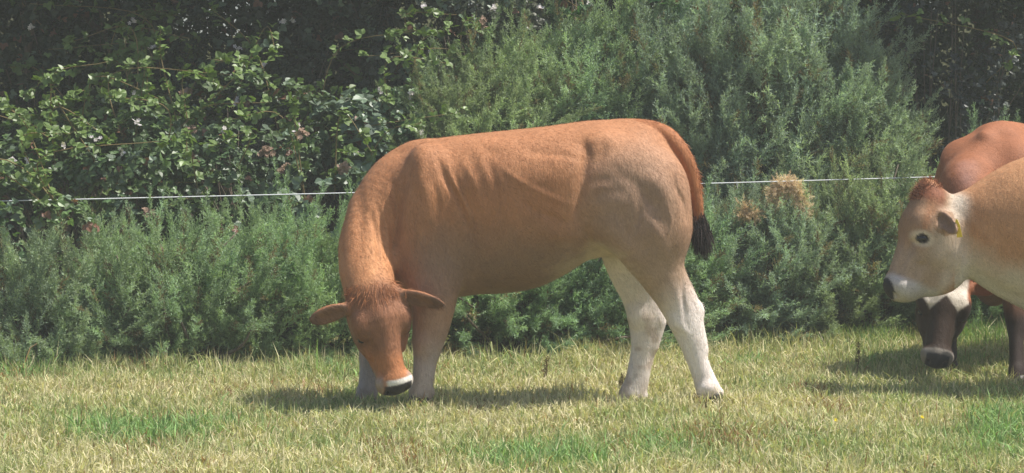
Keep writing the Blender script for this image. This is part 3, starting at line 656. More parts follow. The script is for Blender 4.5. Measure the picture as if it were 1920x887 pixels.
def cow_profile():
    """fawn cow at the right edge, head in profile; her body stands outside the frame"""
    rng = np.random.default_rng(8); Y0 = .5
    G = Sculpt((1.84, -.2, -.06), (4.75, 1.25, 1.5), .0085)
    q = lambda px, py, y, r: pr(px, py, y, r)
    def st(px, top, bot, hw, bias=.05): return (P(px, 0, Y0)[0], P(0, top, Y0)[2], P(0, bot, Y0)[2], hw, Y0 + .03, bias)
    G.loft([st(1950, 300, 560, .12), st(1985, 262, 600, .22), st(2030, 252, 618, .29), st(2110, 262, 622, .34), st(2240, 268, 640, .39), st(2380, 262, 620, .37), st(2480, 256, 570, .33), st(2550, 268, 500, .25), st(2590, 320, 430, .14)], k=.03, p=2.3)
    G.chain([q(1768, 412, Y0, 46), q(1805, 432, Y0, 70), q(1850, 432, Y0, 86), q(1900, 432, Y0, 112), q(1960, 430, Y0, 140), q(2020, 430, Y0, 150)], .05, sy=.62)
    G.chain([q(1830, 470, Y0, 44), q(1870, 500, Y0, 44), q(1920, 530, Y0, 44), q(1980, 555, Y0, 50)], .05, sy=.5)      # dewlap
    for sg in (-1, 1):
        G.ell(P(2010, 410, Y0) + [0, .2 * sg, 0], (.17, .13, .32), .08); G.ell(P(2500, 400, Y0) + [0, .2 * sg, 0], (.26, .15, .33), .08)
        y = Y0 + .22 * sg; g = -.01
        front_leg(G, (P(2015 + 10 * sg, 0, Y0)[0], y, .62), (P(2015 + 22 * sg, 0, Y0)[0], y, g))
        hind_leg(G, (P(2510, 0, Y0)[0], y, .72), (P(2510 + 20 * sg, 0, Y0)[0], y, g))
    G.chain([q(2560, 268, Y0, 15), q(2600, 300, Y0, 15), q(2606, 380, Y0, 11), q(2606, 500, Y0, 8)], .02)
    O_ = P(1719, 356, Y0 - .02); E_ = P(1655, 551, Y0 - .10); H = Head(O_, E_ - O_, (-.93, -.18, .33), 1, .96); H.k = np.linalg.norm(E_ - O_) / .545
    H.build(G, jaw=1.15)
    H.C(G, [(.06, .0, -.10, .09), (.14, 0, -.14, .10), (.25, 0, -.17, .085)], .05)
    G.chain([q(1688, 541, Y0 - .06, 15), q(1728, 534, Y0 - .04, 23), q(1766, 512, Y0 - .02, 38), q(1782, 478, Y0, 46)], .05, sy=.8)
    G.ell(P(1786, 470, Y0) + [0, -.075, 0], (.085, .055, .11), .03); H.E(G, -.02, 0, -.05, .055, .06, .05, .03)                      # cheek, poll knob
    e1 = H.ear(G, -1, (.40, -.75, -.55), (-.6, -.6, .1), root=(.085, .095, -.105), L=.165, w=.042)
    H.ear(G, 1, (.55, .8, -.1), (-.8, .3, .1), root=(.06, .09, -.11), L=.18, w=.042)
    s2 = lambda *a: [(P(x, y, .3)[0], P(x, y, .3)[2]) for x, y in a]
    G.stroke(s2((1812, 395), (1822, 440), (1816, 500)), .022, .020, ymid=Y0); G.stroke(s2((1800, 372), (1850, 420), (1920, 480)), .03, .006, ymid=Y0)
    G.lump(.006, 3.5, 5); G.lump(.002, 14, 2)
    V, Q = G.surface(); Nn = vnormals(V, Q); X, Y = px_of(V); nz_ = fbm(V, 8, 3)
    C = np.tile(np.array([.54, .28, .135]), (len(V), 1))
    low = sm(0, 90, (Y + (nz_ - .5) * 50) - (425 + (X - 1800) * .30))
    C = mixc(C, (.68, .60, .50), low * (X > 1790)); C = mixc(C, (.72, .66, .58), sm(60, 120, (Y + (nz_ - .5) * 40) - (425 + (X - 1800) * .42)) * (X > 1800) * (X < 2100))
    u, w, n = H.loc(V); hd = (X < 1840) & (u > -.1) & (u < .62) & (n > -.36)
    uu = u + (nz_ - .5) * .07
    face = np.tile(np.array([.44, .31, .21]), (len(V), 1))
    face = mixc(face, (.38, .19, .095), sm(.34, .16, uu) * sm(-.16, -.06, n)); face = mixc(face, (.40, .24, .14), sm(.40, .20, uu) * sm(-.05, -.02, n))
    face = mixc(face, (.58, .48, .38), sm(-.20, -.27, n + (nz_ - .5) * .05) * sm(.0, .15, u)); face = mixc(face, (.26, .095, .045), sm(.075, .02, uu) * sm(-.15, -.09, n))
    ring = np.hypot((u - .234) * 1.3, (n + .066) * .85) + (nz_ - .5) * .008; face = mixc(face, (.66, .56, .44), sm(.062, .036, ring) * sm(.05, .085, np.abs(w)) * .9)
    face = mixc(face, (.06, .045, .04), sm(.029, .024, ring) * sm(.05, .085, np.abs(w)))
    face = mixc(face, (.52, .48, .45), sm(.425, .465, u + (nz_ - .5) * .03)); face = mixc(face, (.035, .03, .035), sm(.350, .362, .75 * u + n) * sm(.44, .46, u) * sm(.075, .06, np.abs(w)))
    face = mixc(face, (.66, .57, .46), sm(-.12, -.20, n) * sm(.16, .05, u)); face = mixc(face, (.62, .50, .39), .8 * sm(70, 25, np.hypot(X - 1795, (Y - 455) * .8)))
    blend = sm(-.34, -.24, n + (nz_ - .5) * .06) * sm(-.09, -.02, u) * hd * sm(1832, 1795, X + (nz_ - .5) * 30); C = C + (face - C) * blend[:, None]
    r0, t, f, M = e1; e = (V - r0) @ t; ins = (e > .03) & (np.hypot((V - r0) @ f, (V - r0) @ M[:, 1]) < .07)
    C[ins] = mixc(C[ins], (.38, .23, .14), np.full(ins.sum(), .8)); C[ins] = mixc(C[ins], (.24, .15, .105), (sm(.6, .95, Nn @ f) * .7)[ins])
    C = C * (1 + (fbm(V, 28, 4) - .5) * .10)[:, None]
    root = mesh('cow', V, Q, M_COAT, C, smooth=True)
    tag(root, 'fawn cow at the right edge in profile with a yellow ear tag and white muzzle', 'cow', 'cattle in the pasture')
    flow = lambda p: np.tile(np.array([.75, 0, -.6]), (len(p), 1))
    fv = fur(V, Q, Nn, C, 60000, rng, lambda p: .009 + .004 * vnoise(p, 6, 3), flow, mask=(X < 2000) * (Y < 700) * 1.0)
    mesh('coat', fv[0], fv[1], M_HAIR, fv[2], parent=root, cn=fv[3])
    sel = np.flatnonzero(hd & (u > -.09) & (u < .055) & (np.abs(w) < .07) & (n > -.11)); k = 900; sel = rng.choice(sel, k)
    dd = Nn[sel] * .9 + rng.normal(size=(k, 3)) * .4 + [-.2, 0, .5]
    sv = strands(V[sel], dd, .014 + .022 * rng.random(k), .0024, .5, rng, np.array([.27, .11, .055]) * (1 + rng.normal(size=(k, 1)) * .2), wave=.15)
    mesh('forelock', sv[0], sv[1], M_HAIR, sv[2], parent=root)
    for sg in (1, -1):
        v, f_ = uv_ball(H.p(.234, .111 * sg, -.066), np.array([.030, .019, .019])); mesh('eye', v, f_, M_EYE, smooth=True, parent=root)
    # ear tag: a thin plastic plate hanging from the ear
    c = e1[0] + e1[1] * .10 + np.array([.045, -.045, -.020]); ax = unit(np.array([.20, .05, -1.])); bx = unit(np.array([1., -.35, .2])); nn = np.cross(ax, bx)
    pts = [(-.045, -.006), (-.045, .006), (-.015, .020), (.05, .022), (.05, -.022), (-.015, -.020)]
    v = np.array([c + ax * a + bx * b * .62 + nn * z for z in (-.0015, .0015) for a, b in pts]); F = [(0, 1, 2, 5), (5, 2, 3, 4), (11, 8, 7, 6), (10, 9, 8, 11)] + [(i, i + 6, (i + 1) % 6 + 6, (i + 1) % 6) for i in range(6)]
    mesh('ear_tag', v, np.array(F), M_TAG, parent=root)
    for sg in (-1, 1):
        for fx, dx in ((2015 + 22 * sg, 0), (2510 + 20 * sg, 0)):
            for d in (-.024, .024):
                v, f_ = hoof(np.array([P(fx, 0, Y0)[0], Y0 + .22 * sg + d, -.015]), (-1, 0, 0), .055, .065); mesh('hoof', v, f_, M_HOOF, smooth=True, parent=root)
    k = 500; b0 = P(2606, 500, Y0); pp = b0 + rng.normal(size=(k, 3)) * .012
    sv = strands(pp, np.stack([rng.normal(size=k) * .2, rng.normal(size=k) * .2, -np.ones(k)], 1), .25, .005, .3, rng, np.array([.12, .07, .05]) * np.ones((k, 1)), wave=.05)
    mesh('tail_switch', sv[0], sv[1], M_HAIR, sv[2], parent=root)

def cow_dark_face():
    rng = np.random.default_rng(9); O3 = np.array([2.66, 1.42, 0]); ex = np.array([.60, .80, 0]); ey = np.array([-.80, .60, 0]); ez = np.array([0, 0, 1.])
    B = np.stack([ex, ey, ez], 1)
    L = lambda wpt: (np.asarray(wpt) - O3) @ B
    W = lambda v: v @ B.T + O3
    def q(px, py, y, r): return tuple(L(P(px, py, y))) + (r / 369.0 * (y - CAMY) / 12.0,)
    G = Sculpt((-1.05, -.62, -.06), (1.95, .62, 1.52), .0085)
    G.loft([(-.12, 1.18, .66, .13, 0, .1), (-.04, 1.28, .56, .24, 0, .1), (.08, 1.37, .50, .31, 0, .1), (.25, 1.42, .48, .345, 0, .1), (.6, 1.40, .46, .38, 0, 0), (1.0, 1.40, .45, .40, 0, 0), (1.35, 1.42, .5, .36, 0, .1), (1.6, 1.38, .6, .28, 0, .1), (1.74, 1.22, .78, .15, 0, 0)], k=.03, p=1.85)
    G.chain([(.05, 0, 1.36, .03), (.3, 0, 1.40, .03), (.8, 0, 1.385, .028), (1.3, 0, 1.40, .03)], .08)
    for sg in (-1, 1): G.chain([(.20, .07 * sg, 1.36, .03), (.10, .17 * sg, 1.22, .03), (.02, .23 * sg, 1.05, .03)], .09)
    O_ = P(1779, 512, 1.0); E_ = P(1758, 680, .80); H = Head(L(O_), L(E_) - L(O_), np.array([-.02, -1, .45]) @ B, 1, 1.12); H.k = np.linalg.norm(E_ - O_) / .545
    hb = L(O_) + H.u * .02 - H.n * .10
    G.chain([(.12, 0, 1.12, .22), (-.08, .02, 1.05, .21), tuple(L(P(1826, 400, 1.25))) + (.185,), tuple(L(P(1810, 460, 1.15))) + (.165,), tuple(hb) + (.125,)], .06, sy=.85)
    G.chain([q(1850, 480, 1.25, 30), q(1846, 530, 1.3, 26), q(1862, 545, 1.4, 30)], .06)
    for sg in (-1, 1):
        G.ell((.14, .18 * sg, 1.0), (.15, .12, .30), .12, np.array(Matrix.Rotation(R(-10), 3, 'Y'))); G.ell((1.35, .22 * sg, 1.05), (.26, .15, .33), .08)
        hind_leg(G, (1.42, .2 * sg, .72), (1.42 + .05 * sg, .2 * sg, 0))
    f1, f2 = L(P(1783, 709, 1.32)), L(P(1908, 724, .96)); f1[2] = f2[2] = 0
    front_leg(G, (.02, .20, .64), f1, .9); front_leg(G, (.0, -.21, .66), f2, .98)
    H.build(G)
    H.ear(G, 1, B.T @ np.array([-1, .1, .1]), B.T @ np.array([0, -1, -.3]), root=(.05, .11, -.085)); H.ear(G, -1, B.T @ np.array([1, .1, .1]), B.T @ np.array([0, -1, -.3]), root=(.05, .11, -.085))
    G.chain([(1.70, 0, 1.34, .045), (1.80, 0, 1.2, .04), (1.83, 0, .9, .03), (1.83, 0, .6, .02)], .02)
    # shoulder blade and folds on the flank that faces the camera's left
    G.stroke([(-.10, 1.12), (.0, 1.26), (.10, 1.36)], .03, -.022, side=1); G.stroke([(.02, 1.0), (.08, 1.15), (.17, 1.30)], .022, .024, side=1); G.stroke([(.2, 1.0), (.25, 1.15), (.35, 1.3)], .05, -.014, side=1)
    G.lump(.007, 3.5, 6); G.lump(.002, 14, 12)
    V, Q = G.surface(); Nn = vnormals(V, Q); u, w, n = H.loc(V); Vw = W(V); X, Y = px_of(Vw); nz_ = fbm(Vw, 8, 3)
    C = np.tile(np.array([.33, .125, .055]), (len(V), 1))
    C = mixc(C, (.38, .20, .15), (1 - sm(5, 34, np.hypot(X - 1812, (Y - 335) * .8) + (nz_ - .5) * 30)) * .8)
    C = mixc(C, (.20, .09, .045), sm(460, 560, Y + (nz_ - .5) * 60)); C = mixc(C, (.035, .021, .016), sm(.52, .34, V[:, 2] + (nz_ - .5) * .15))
    hd = (u > -.1) & (u < .62) & (n > -.28) & (np.abs(w) < .3) & (V[:, 0] < -.12)
    F_ = np.tile(np.array([.042, .023, .014]), (len(V), 1))
    F_ = mixc(F_, (.66, .60, .52), sm(.015, -.01, u - .222 + 1.25 * np.abs(np.abs(w) - .07) + (nz_ - .5) * .03) * (np.abs(w) < .12))
    F_ = mixc(F_, (.30, .11, .05), sm(.10, .12, np.abs(w)) * sm(.17, .12, u)); F_ = mixc(F_, (.24, .21, .18), sm(.452, .47, u) * (n > -.16)); F_ = mixc(F_, (.05, .042, .045), sm(.062, .054, np.abs(w)) * sm(.488, .498, u) * (n > -.10))
    C = C + (F_ - C) * (hd * sm(-.27, -.2, n))[:, None]
    C = C * (1 + (fbm(Vw, 28, 4) - .5) * .12)[:, None]
    root = mesh('cow', Vw, Q[:, ::-1] if np.linalg.det(B) < 0 else Q, M_COAT, C, smooth=True)
    tag(root, 'reddish cow with a dark face lowered to the grass, standing behind the fawn cow', 'cow', 'cattle in the pasture')
    Nw = Nn @ B.T
    fv = fur(Vw, Q, Nw, C, 40000, rng, lambda p: .009 + 0 * p[:, 0], lambda p: np.tile(np.array([.5, .3, -.7]), (len(p), 1)), mask=(X < 2000) * (Y < 700) * 1.0)
    mesh('coat', fv[0], fv[1], M_HAIR, fv[2], parent=root, cn=fv[3])
    for sg in (1, -1):
        c = W(H.p(.236, .104 * sg, -.068)); v, f_ = uv_ball(c, np.array([.02, .02, .02])); mesh('eye', v, f_, M_EYE, smooth=True, parent=root)
    for ft in (f1, f2, np.array([1.47, .2, 0]), np.array([1.37, -.2, 0])):
        for d in (-.024, .024):
            v, f_ = hoof(W(ft + np.array([0, d, -.01])), -ex, .055, .065); mesh('hoof', v, f_, M_HOOF, smooth=True, parent=root)
    k = 400; b0 = W(np.array([1.83, 0, .62])); sv = strands(b0 + rng.normal(size=(k, 3)) * .012, np.stack([rng.normal(size=k) * .2, rng.normal(size=k) * .2, -np.ones(k)], 1), .25, .005, .3, rng, np.array([.05, .03, .02]) * np.ones((k, 1)), wave=.05)
    mesh('tail_switch', sv[0], sv[1], M_HAIR, sv[2], parent=root)

cow_heifer(); cow_profile(); cow_dark_face()

# ---------------------------------------------------------------- plants
M_GORSE = leaf_mat('gorse_spines', .55, .38, .3); M_BRAMBLE = leaf_mat('bramble_leaf', .42, .28, .45, noise=.15); M_LEAF = leaf_mat('tree_leaf', .5, .22, .35, noise=.15)
M_BARK = plain_mat('bark', (.16, .13, .10), .9, .1, noise=.4); M_STEM = plain_mat('stem', (.20, .13, .09), .8, .2, attr=True, noise=.2)
M_PETAL = leaf_mat('petal', .6, .3, .2); M_DRY = leaf_mat('dry_plant', .8, .2, .1)

def gorse_spray(rng, nside=11, nsp=9):
    """one feathery shoot along +Z, length 1, all thin spines"""
    T, sh = [], []
    def spine(b, d, L, w, s):
        sd = unit(np.cross(d, rng.normal(size=3))) * w * .85; T.append([b - sd, b + sd, b + d * L]); sh.append(s)
    ax = lambda t: np.array([.10 * math.sin(2 * t), .06 * t * t, t])
    for t in np.linspace(0, .96, 8): spine(ax(t), unit(ax(t + .05) - ax(t)), .16, .016, .75)
    def needles(p0, p1, n, s):
        for i in range(n):
            t = (i + rng.random()) / n; p = p0 + (p1 - p0) * t; d = unit(unit(p1 - p0) * .75 + rng.normal(size=3) * .55)
            spine(p, d, (.075 + .05 * rng.random()) * (1.1 - .4 * t), .017, s * (.8 + .4 * rng.random()))
    for i in range(nside):
        t = .12 + .8 * i / nside; a = i * 2.4 + rng.random(); d = unit(np.array([math.cos(a), math.sin(a), 1.0 + .5 * rng.random()])); L = (.34 - .22 * t) * (.8 + .4 * rng.random())
        p = ax(t); spine(p, d, L, .012, .8); needles(p, p + d * L, nsp, 1.0)
    needles(ax(.15), ax(1.0), 22, 1.05)
    V = np.array(T).reshape(-1, 3); F = np.arange(len(V)).reshape(-1, 3); S_ = np.repeat(np.array(sh), 3)[:, None] * np.ones((1, 3)); return V, F, S_
_r = np.random.default_rng(77)
SPRAYS = [gorse_spray(_r) for _ in range(5)]
def lobes_sample(lobes, n, rng, depth=(.72, 1.03), back=.35, low=-.25):
    """points near the skin of a union of ellipsoids [(centre, radii)], with outward normals"""
    lobes = [(np.array(c, float), np.array(r, float)) for c, r in lobes]; A = np.array([r[0] * r[2] + r[1] * r[2] + r[0] * r[1] for c, r in lobes]); out_p, out_n, have = [], [], 0
    while have < n:
        k = n * 2; which = rng.choice(len(lobes), k, p=A / A.sum()); d = unit(rng.normal(size=(k, 3))); c = np.array([l[0] for l in lobes])[which]; r = np.array([l[1] for l in lobes])[which]
        f = depth[0] + (depth[1] - depth[0]) * rng.random(k) ** .6; p = c + d * r * f[:, None]; ok = (d[:, 2] > low) & (p[:, 2] > gz(p[:, 0], p[:, 1]) + .02) & ((d[:, 1] < .35) | (rng.random(k) < back))
        for j, (cc, rr) in enumerate(lobes): ok = ok & ((which == j) | ((((p - cc) / rr) ** 2).sum(1) > .55))
        out_p.append(p[ok]); out_n.append(unit(d[ok] / r[ok])); have += ok.sum()
    return np.concatenate(out_p)[:n], np.concatenate(out_n)[:n]
def stems(base, tips, r0, rng, name='stem', mat=None, parent=None, seg=5, sag=.1, dy=0):
    parts = []
    for t in tips:
        b = np.array(base, float) + rng.normal(size=3) * [.08, .05, 0]; b[1] += dy; b[2] = float(gz(b[0], b[1])) - .03; m = (b + t) / 2 + rng.normal(size=3) * sag; pth = catmull(np.array([b, m, t]), 4)
        v, f = tube(pth, np.linspace(r0, r0 * .25, len(pth)), seg); parts.append((v, tri(f), np.ones((1, 3)) * (.15, .11, .08)))
    V, F, C = merge(parts); return mesh(name, V, F, mat or M_BARK, C, smooth=True, parent=parent)
def gorse(label, lobes, n, seed, L=(.16, .30), col=(.125, .165, .085), up=.55, tips=0, dead=.06, var=.18):
    rng = np.random.default_rng(seed); c = np.mean([l[0] for l in lobes], axis=0); root = empty('gorse_bush', (float(c[0]), float(c[1]), float(gz(c[0], c[1])))); tag(root, label, 'gorse bush', 'gorse bushes along the hedge')
    n0 = int(n * .45); p, nn = lobes_sample(lobes, n0, rng, (.55, .95)); d = unit(nn * (1 - up) + np.array([0, 0, 1.]) * up + rng.normal(size=(n0, 3)) * .3); s = L[0] + (L[1] - L[0]) * rng.random(n0)
    # leaders: long plumes that break the outline, sprays set closely along them
    per = 9; m = (n - n0) // per; lp, ln_ = lobes_sample(lobes, m, rng, (.80, 1.0), back=.2, low=-.6); ld = unit(ln_ * (1 - up) + np.array([0, 0, 1.]) * up + rng.normal(size=(m, 3)) * .22)
    low = np.clip(1 - lp[:, 2] / .45, 0, 1)[:, None]; ld = unit(ld * (1 - .7 * low) + (ln_ * [1, 1, 0] + [0, 0, .15]) * low); LL = (L[1] * (.9 + 1.0 * rng.random(m)))[:, None]
    for i in range(per):
        t = (i + rng.random(m)[:, None]) / per; q = lp + ld * LL * (t - .25); p = np.vstack([p, q]); nn = np.vstack([nn, ln_]); d = np.vstack([d, unit(ld + rng.normal(size=(m, 3)) * (.55 - .4 * t))]); s = np.concatenate([s, (L[0] + (L[1] - L[0]) * rng.random(m)) * (1.0 - .45 * t[:, 0])])
    n = len(p); bump = (fbm(p, 1.6, seed + 2, 2) - .5)[:, None]; p = p + nn * bump * .34
    zone = fbm(p, 2.2, seed)
    col = np.array(col) * (1 + (zone[:, None] - .5) * .7) * (1 + rng.normal(size=(n, 1)) * var)
    yel = fbm(p, 1.8, seed + 5)[:, None]; col = col * lerp(np.array([.80, .95, 1.05]), np.array([1.12, 1.10, .88]), yel)
    dd = rng.random(n) < dead; col[dd] = np.array([.24, .19, .11]) * (1 + rng.normal(size=(dd.sum(), 1)) * .2)
    parts = []; w = rng.integers(0, len(SPRAYS), n); M = frames(d, rng); pos = p - d * s[:, None] * .45
    for j, T in enumerate(SPRAYS):
        k = w == j; parts.append(stamp(T, M[k], pos[k], s[k], col[k]))
    V, F, C = merge(parts); V[:, 2] = np.maximum(V[:, 2], gz(V[:, 0], V[:, 1]) + .005)
    mesh('foliage', V, F, M_GORSE, C, parent=root)
    k = rng.choice(n, min(46, n)); stems(c, (p - nn * .12)[k], .018, rng, 'branches', parent=root)
    return root

def leaflet(fold=.25, n=3, wide=.80):
    """ovate leaf along +Y, folded on its midrib, normal +Z"""
    prof = [(0, 0), (.22, .72), (.5, 1.0), (.78, .62), (1.0, 0)]; V = [(0, y, -.05 * math.sin(math.pi * y) * 0) for y, _ in prof]
    for sg in (-1, 1): V += [(sg * w * wide / 2, y, fold * w * wide / 2) for y, w in prof[1:4]]
    F = []
    for o, fl in ((5, 0), (8, 1)):
        q = [(0, 1, o), (1, 2, o), (2, o + 1, o), (2, 3, o + 1), (3, o + 2, o + 1), (3, 4, o + 2)]
        F += [t if fl else t[::-1] for t in q]
    V = np.array(V, float); V[:, 2] -= .12 * V[:, 1] ** 2; return V, np.array(F)
def trefoil(rng, n=3):
    parts = []
    for i in range(n):
        a = (i - (n - 1) / 2) * R(68) if n == 3 else (i - 2) * R(48); v, f = leaflet(.2 + .2 * rng.random()); v = v * (1.0 if i == n // 2 else .82)
        Rz = np.array(Matrix.Rotation(a, 3, 'Z')); Rx = np.array(Matrix.Rotation(R(rng.normal() * 12), 3, 'X')); parts.append((v @ Rx.T @ Rz.T + [0, .08, 0], f, np.ones((1, 3)) * (.9 + .2 * rng.random())))
    return merge(parts)
_r = np.random.default_rng(78); TREFOILS = [trefoil(_r) for _ in range(4)]
def twig(rng, k=6):
    parts = []
    for i in range(k):
        v, f = leaflet(.3 * rng.random(), wide=.7); a = rng.random() * 6.28; Rm = np.array(Matrix.Rotation(a, 3, 'Z') @ Matrix.Rotation(R(rng.normal() * 30), 3, 'X') @ Matrix.Rotation(R(rng.normal() * 30), 3, 'Y'))
        parts.append((v[[0, 2, 4, 6, 9]] @ Rm.T + rng.normal(size=3) * .55, np.array([(0, 1, 3), (1, 2, 3), (0, 4, 1), (1, 4, 2)]), np.ones((1, 3)) * (.8 + .4 * rng.random())))
    return merge(parts)
TWIGS = [twig(_r) for _ in range(5)]
def place_leaves(T, p, nrm, size, col, rng, tilt=.6):
    n = len(p); z = unit(nrm + rng.normal(size=(n, 3)) * tilt); M = frames(z, rng); w = rng.integers(0, len(T), n); parts = []
    for j, t in enumerate(T):
        k = w == j; parts.append(stamp(t, M[k], p[k], size[k], col[k]))
    return merge(parts)
def cluster(p, rng, n, r, size, col, kind=0):
    """a head of small five-petalled flowers (kind 0) or a dried tuft (kind 1)"""
    parts = []
    for i in range(n):
        c = p + rng.normal(size=3) * r; k = 5 if kind == 0 else 7
        nrm = unit(np.array([0, -.8, .6]) + rng.normal(size=3) * .5); M = frames(nrm[None], rng)[0]
        for j in range(k):
            a = 6.283 * j / k; v = np.array([[0, 0, 0], [math.cos(a - .5), math.sin(a - .5), .25], [math.cos(a) * 1.35, math.sin(a) * 1.35, .3], [math.cos(a + .5), math.sin(a + .5), .25]]) * size * (.35 if kind == 0 else .5)
            if kind: v[:, 2] += rng.random() * size * .4
            parts.append((c + v @ M.T, np.array([(0, 1, 2), (0, 2, 3)]), np.array([col]) * (.8 + .35 * rng.random())))
    return merge(parts)
def bramble(label, lobes, n, seed, size=(.034, .064), col=(.085, .15, .045), flowers=(), dry=(), canes=10, pale=.12, nst=24, group='brambles in the hedge'):
    rng = np.random.default_rng(seed); c = np.mean([l[0] for l in lobes], axis=0); root = empty('bramble_bush', (float(c[0]), float(c[1]), float(gz(c[0], c[1])))); tag(root, label, 'bramble bush', group)
    p, nn = lobes_sample(lobes, int(n * 1.5), rng, (.6, 1.04)); p = p + nn * (fbm(p, 2.6, seed + 1)[:, None] - .5) * .3; ok = fbm(p, 3.3, seed + 8) > .475; p, nn = p[ok], nn[ok]; n = len(p); z = fbm(p, 2.5, seed)[:, None]
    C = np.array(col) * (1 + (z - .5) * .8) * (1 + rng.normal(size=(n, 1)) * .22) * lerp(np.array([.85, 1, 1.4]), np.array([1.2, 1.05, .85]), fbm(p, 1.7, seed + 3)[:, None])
    k = rng.random(n) < pale; C[k] = np.array([.17, .25, .15]) * (1 + rng.normal(size=(k.sum(), 1)) * .15)
    k = rng.random(n) < .03; C[k] = np.array([.22, .12, .07])
    s = size[0] + (size[1] - size[0]) * rng.random(n); parts = [place_leaves(TREFOILS, p, nn * .6 + np.array([0, -.1, .6]), s, C, rng, .55)]
    for i in range(canes):                                      # arching canes with leaves along them
        j = rng.integers(n); a = p[j] - nn[j] * .15; b = p[j] + nn[j] * .18 + [rng.normal() * .15, -.02, .22 + .1 * rng.random()]; e = b + np.array([rng.normal() * .35, -.08, -.02 + rng.normal() * .12]); q = catmull(np.array([a, b, e]), 6)
        v, f = tube(q, np.linspace(.005, .002, len(q)), 4); mesh('cane', v, tri(f), M_STEM, np.ones((len(v), 3)) * (.22, .17, .08), parent=root)
        m = len(q) * 2; pp = q[rng.integers(2, len(q), m)] + rng.normal(size=(m, 3)) * .02; parts.append(place_leaves(TREFOILS, pp, np.tile([0, -.4, .8], (m, 1)), .035 + .03 * rng.random(m), np.array([.15, .24, .06]) * (.8 + .4 * rng.random((m, 1))), rng, .5))
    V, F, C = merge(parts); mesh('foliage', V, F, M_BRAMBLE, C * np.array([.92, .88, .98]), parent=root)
    k = rng.choice(n, nst); stems(c, (p - nn * .15)[k], .011 if nst > 9 else .005, rng, 'stems', parent=root, dy=0 if nst > 9 else .5)
    for px, py in flowers:
        y = front_y(lobes, px, py) - .05; v, f, cc = cluster(P(px, py, y), rng, rng.integers(5, 8), .011, .034, (.80, .74, .78)); mesh('flower_cluster', v, f, M_PETAL, cc, parent=root)
    for px, py in dry:
        y = front_y(lobes, px, py) - .05; v, f, cc = cluster(P(px, py, y), rng, 18, .017, .032, (.36, .25, .19), 1); mesh('dry_flower_head', v, f, M_DRY, cc, parent=root)
    return root
def front_y(lobes, px, py):
    """depth where the ray through a photo pixel meets the lobes"""
    o = np.array([0, CAMY, CAMZ]); d = P(px, py, 0) - o; d = d / d[1]; best = None
    for c, r in lobes:
        oc = (o - np.array(c)) / r; dd = d / r; a = dd @ dd; b = 2 * oc @ dd; e = oc @ oc - 1; q = b * b - 4 * a * e
        if q > 0:
            t = (-b - math.sqrt(q)) / (2 * a); y = o[1] + t
            if best is None or y < best: best = y
    return best if best is not None else float(np.mean([c[1] for c, r in lobes]))
def lb(px, py, y, rx, rz, ry):
    """lobe by where it stands: centre seen at px,py when at depth y; radii in metres"""
    return (P(px, py, y), np.array([rx, ry, rz]))

def tree(label, x, y, lobes, n, seed, trunk_r=.09, size=(.03, .05), col=(.045, .075, .03), name='hedge_tree', cat='tree', hi=None):
    rng = np.random.default_rng(seed); root = empty(name, (x, y, 0)); tag(root, label, cat, 'trees of the hedge')
    p, nn = lobes_sample(lobes, n, rng, (.45, 1.03), back=.5, low=-.9); z = fbm(p, 1.8, seed)[:, None]
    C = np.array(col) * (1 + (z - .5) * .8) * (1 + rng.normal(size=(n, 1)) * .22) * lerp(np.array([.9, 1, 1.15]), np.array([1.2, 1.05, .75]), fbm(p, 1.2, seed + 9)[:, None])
    s = size[0] + (size[1] - size[0]) * rng.random(n); s = s * np.where(p[:, 2] > 2.9, 1.9, 1.0)
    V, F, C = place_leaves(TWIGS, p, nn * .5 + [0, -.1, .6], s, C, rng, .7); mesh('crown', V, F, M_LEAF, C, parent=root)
    parts = []; top = max(l[0][2] for l in lobes)
    q = catmull(np.array([[x, y, -.1], [x + .1 * rng.normal(), y, top * .3], [x + .2 * rng.normal(), y + .1, top * .65], [x, y, top]]), 5); v, f = tube(q, np.linspace(trunk_r, trunk_r * .35, len(q)), 8); parts.append((v, tri(f), np.ones((1, 3))))
    for i in range(16):
        a = q[rng.integers(3, len(q))]; j = rng.integers(n); b = p[j]; m = (a + b) / 2 + rng.normal(size=3) * .15; w = catmull(np.array([a, m, b]), 4); v, f = tube(w, np.linspace(.03, .006, len(w)), 5); parts.append((v, tri(f), np.ones((1, 3))))
    V, F, C = merge(parts); mesh('trunk', V, F, M_BARK, smooth=True, parent=root)

# the hedge trees: foliage from the ground up, crowns reaching over the frame and shading everything beneath
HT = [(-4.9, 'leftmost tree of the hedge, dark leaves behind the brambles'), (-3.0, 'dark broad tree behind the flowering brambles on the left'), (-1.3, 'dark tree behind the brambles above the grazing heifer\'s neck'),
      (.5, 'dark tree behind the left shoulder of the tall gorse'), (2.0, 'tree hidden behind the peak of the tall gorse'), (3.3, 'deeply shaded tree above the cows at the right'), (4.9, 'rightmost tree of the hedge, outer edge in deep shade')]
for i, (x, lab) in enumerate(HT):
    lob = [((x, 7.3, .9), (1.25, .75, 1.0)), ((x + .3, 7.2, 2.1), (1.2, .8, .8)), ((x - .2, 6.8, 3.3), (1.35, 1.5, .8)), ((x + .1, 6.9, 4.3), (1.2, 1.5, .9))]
    tree(lab, x, 7.9, lob, 11500, 400 + i, size=(.04, .07), col=[(.05, .08, .035), (.045, .085, .03), (.05, .075, .035)][i % 3])
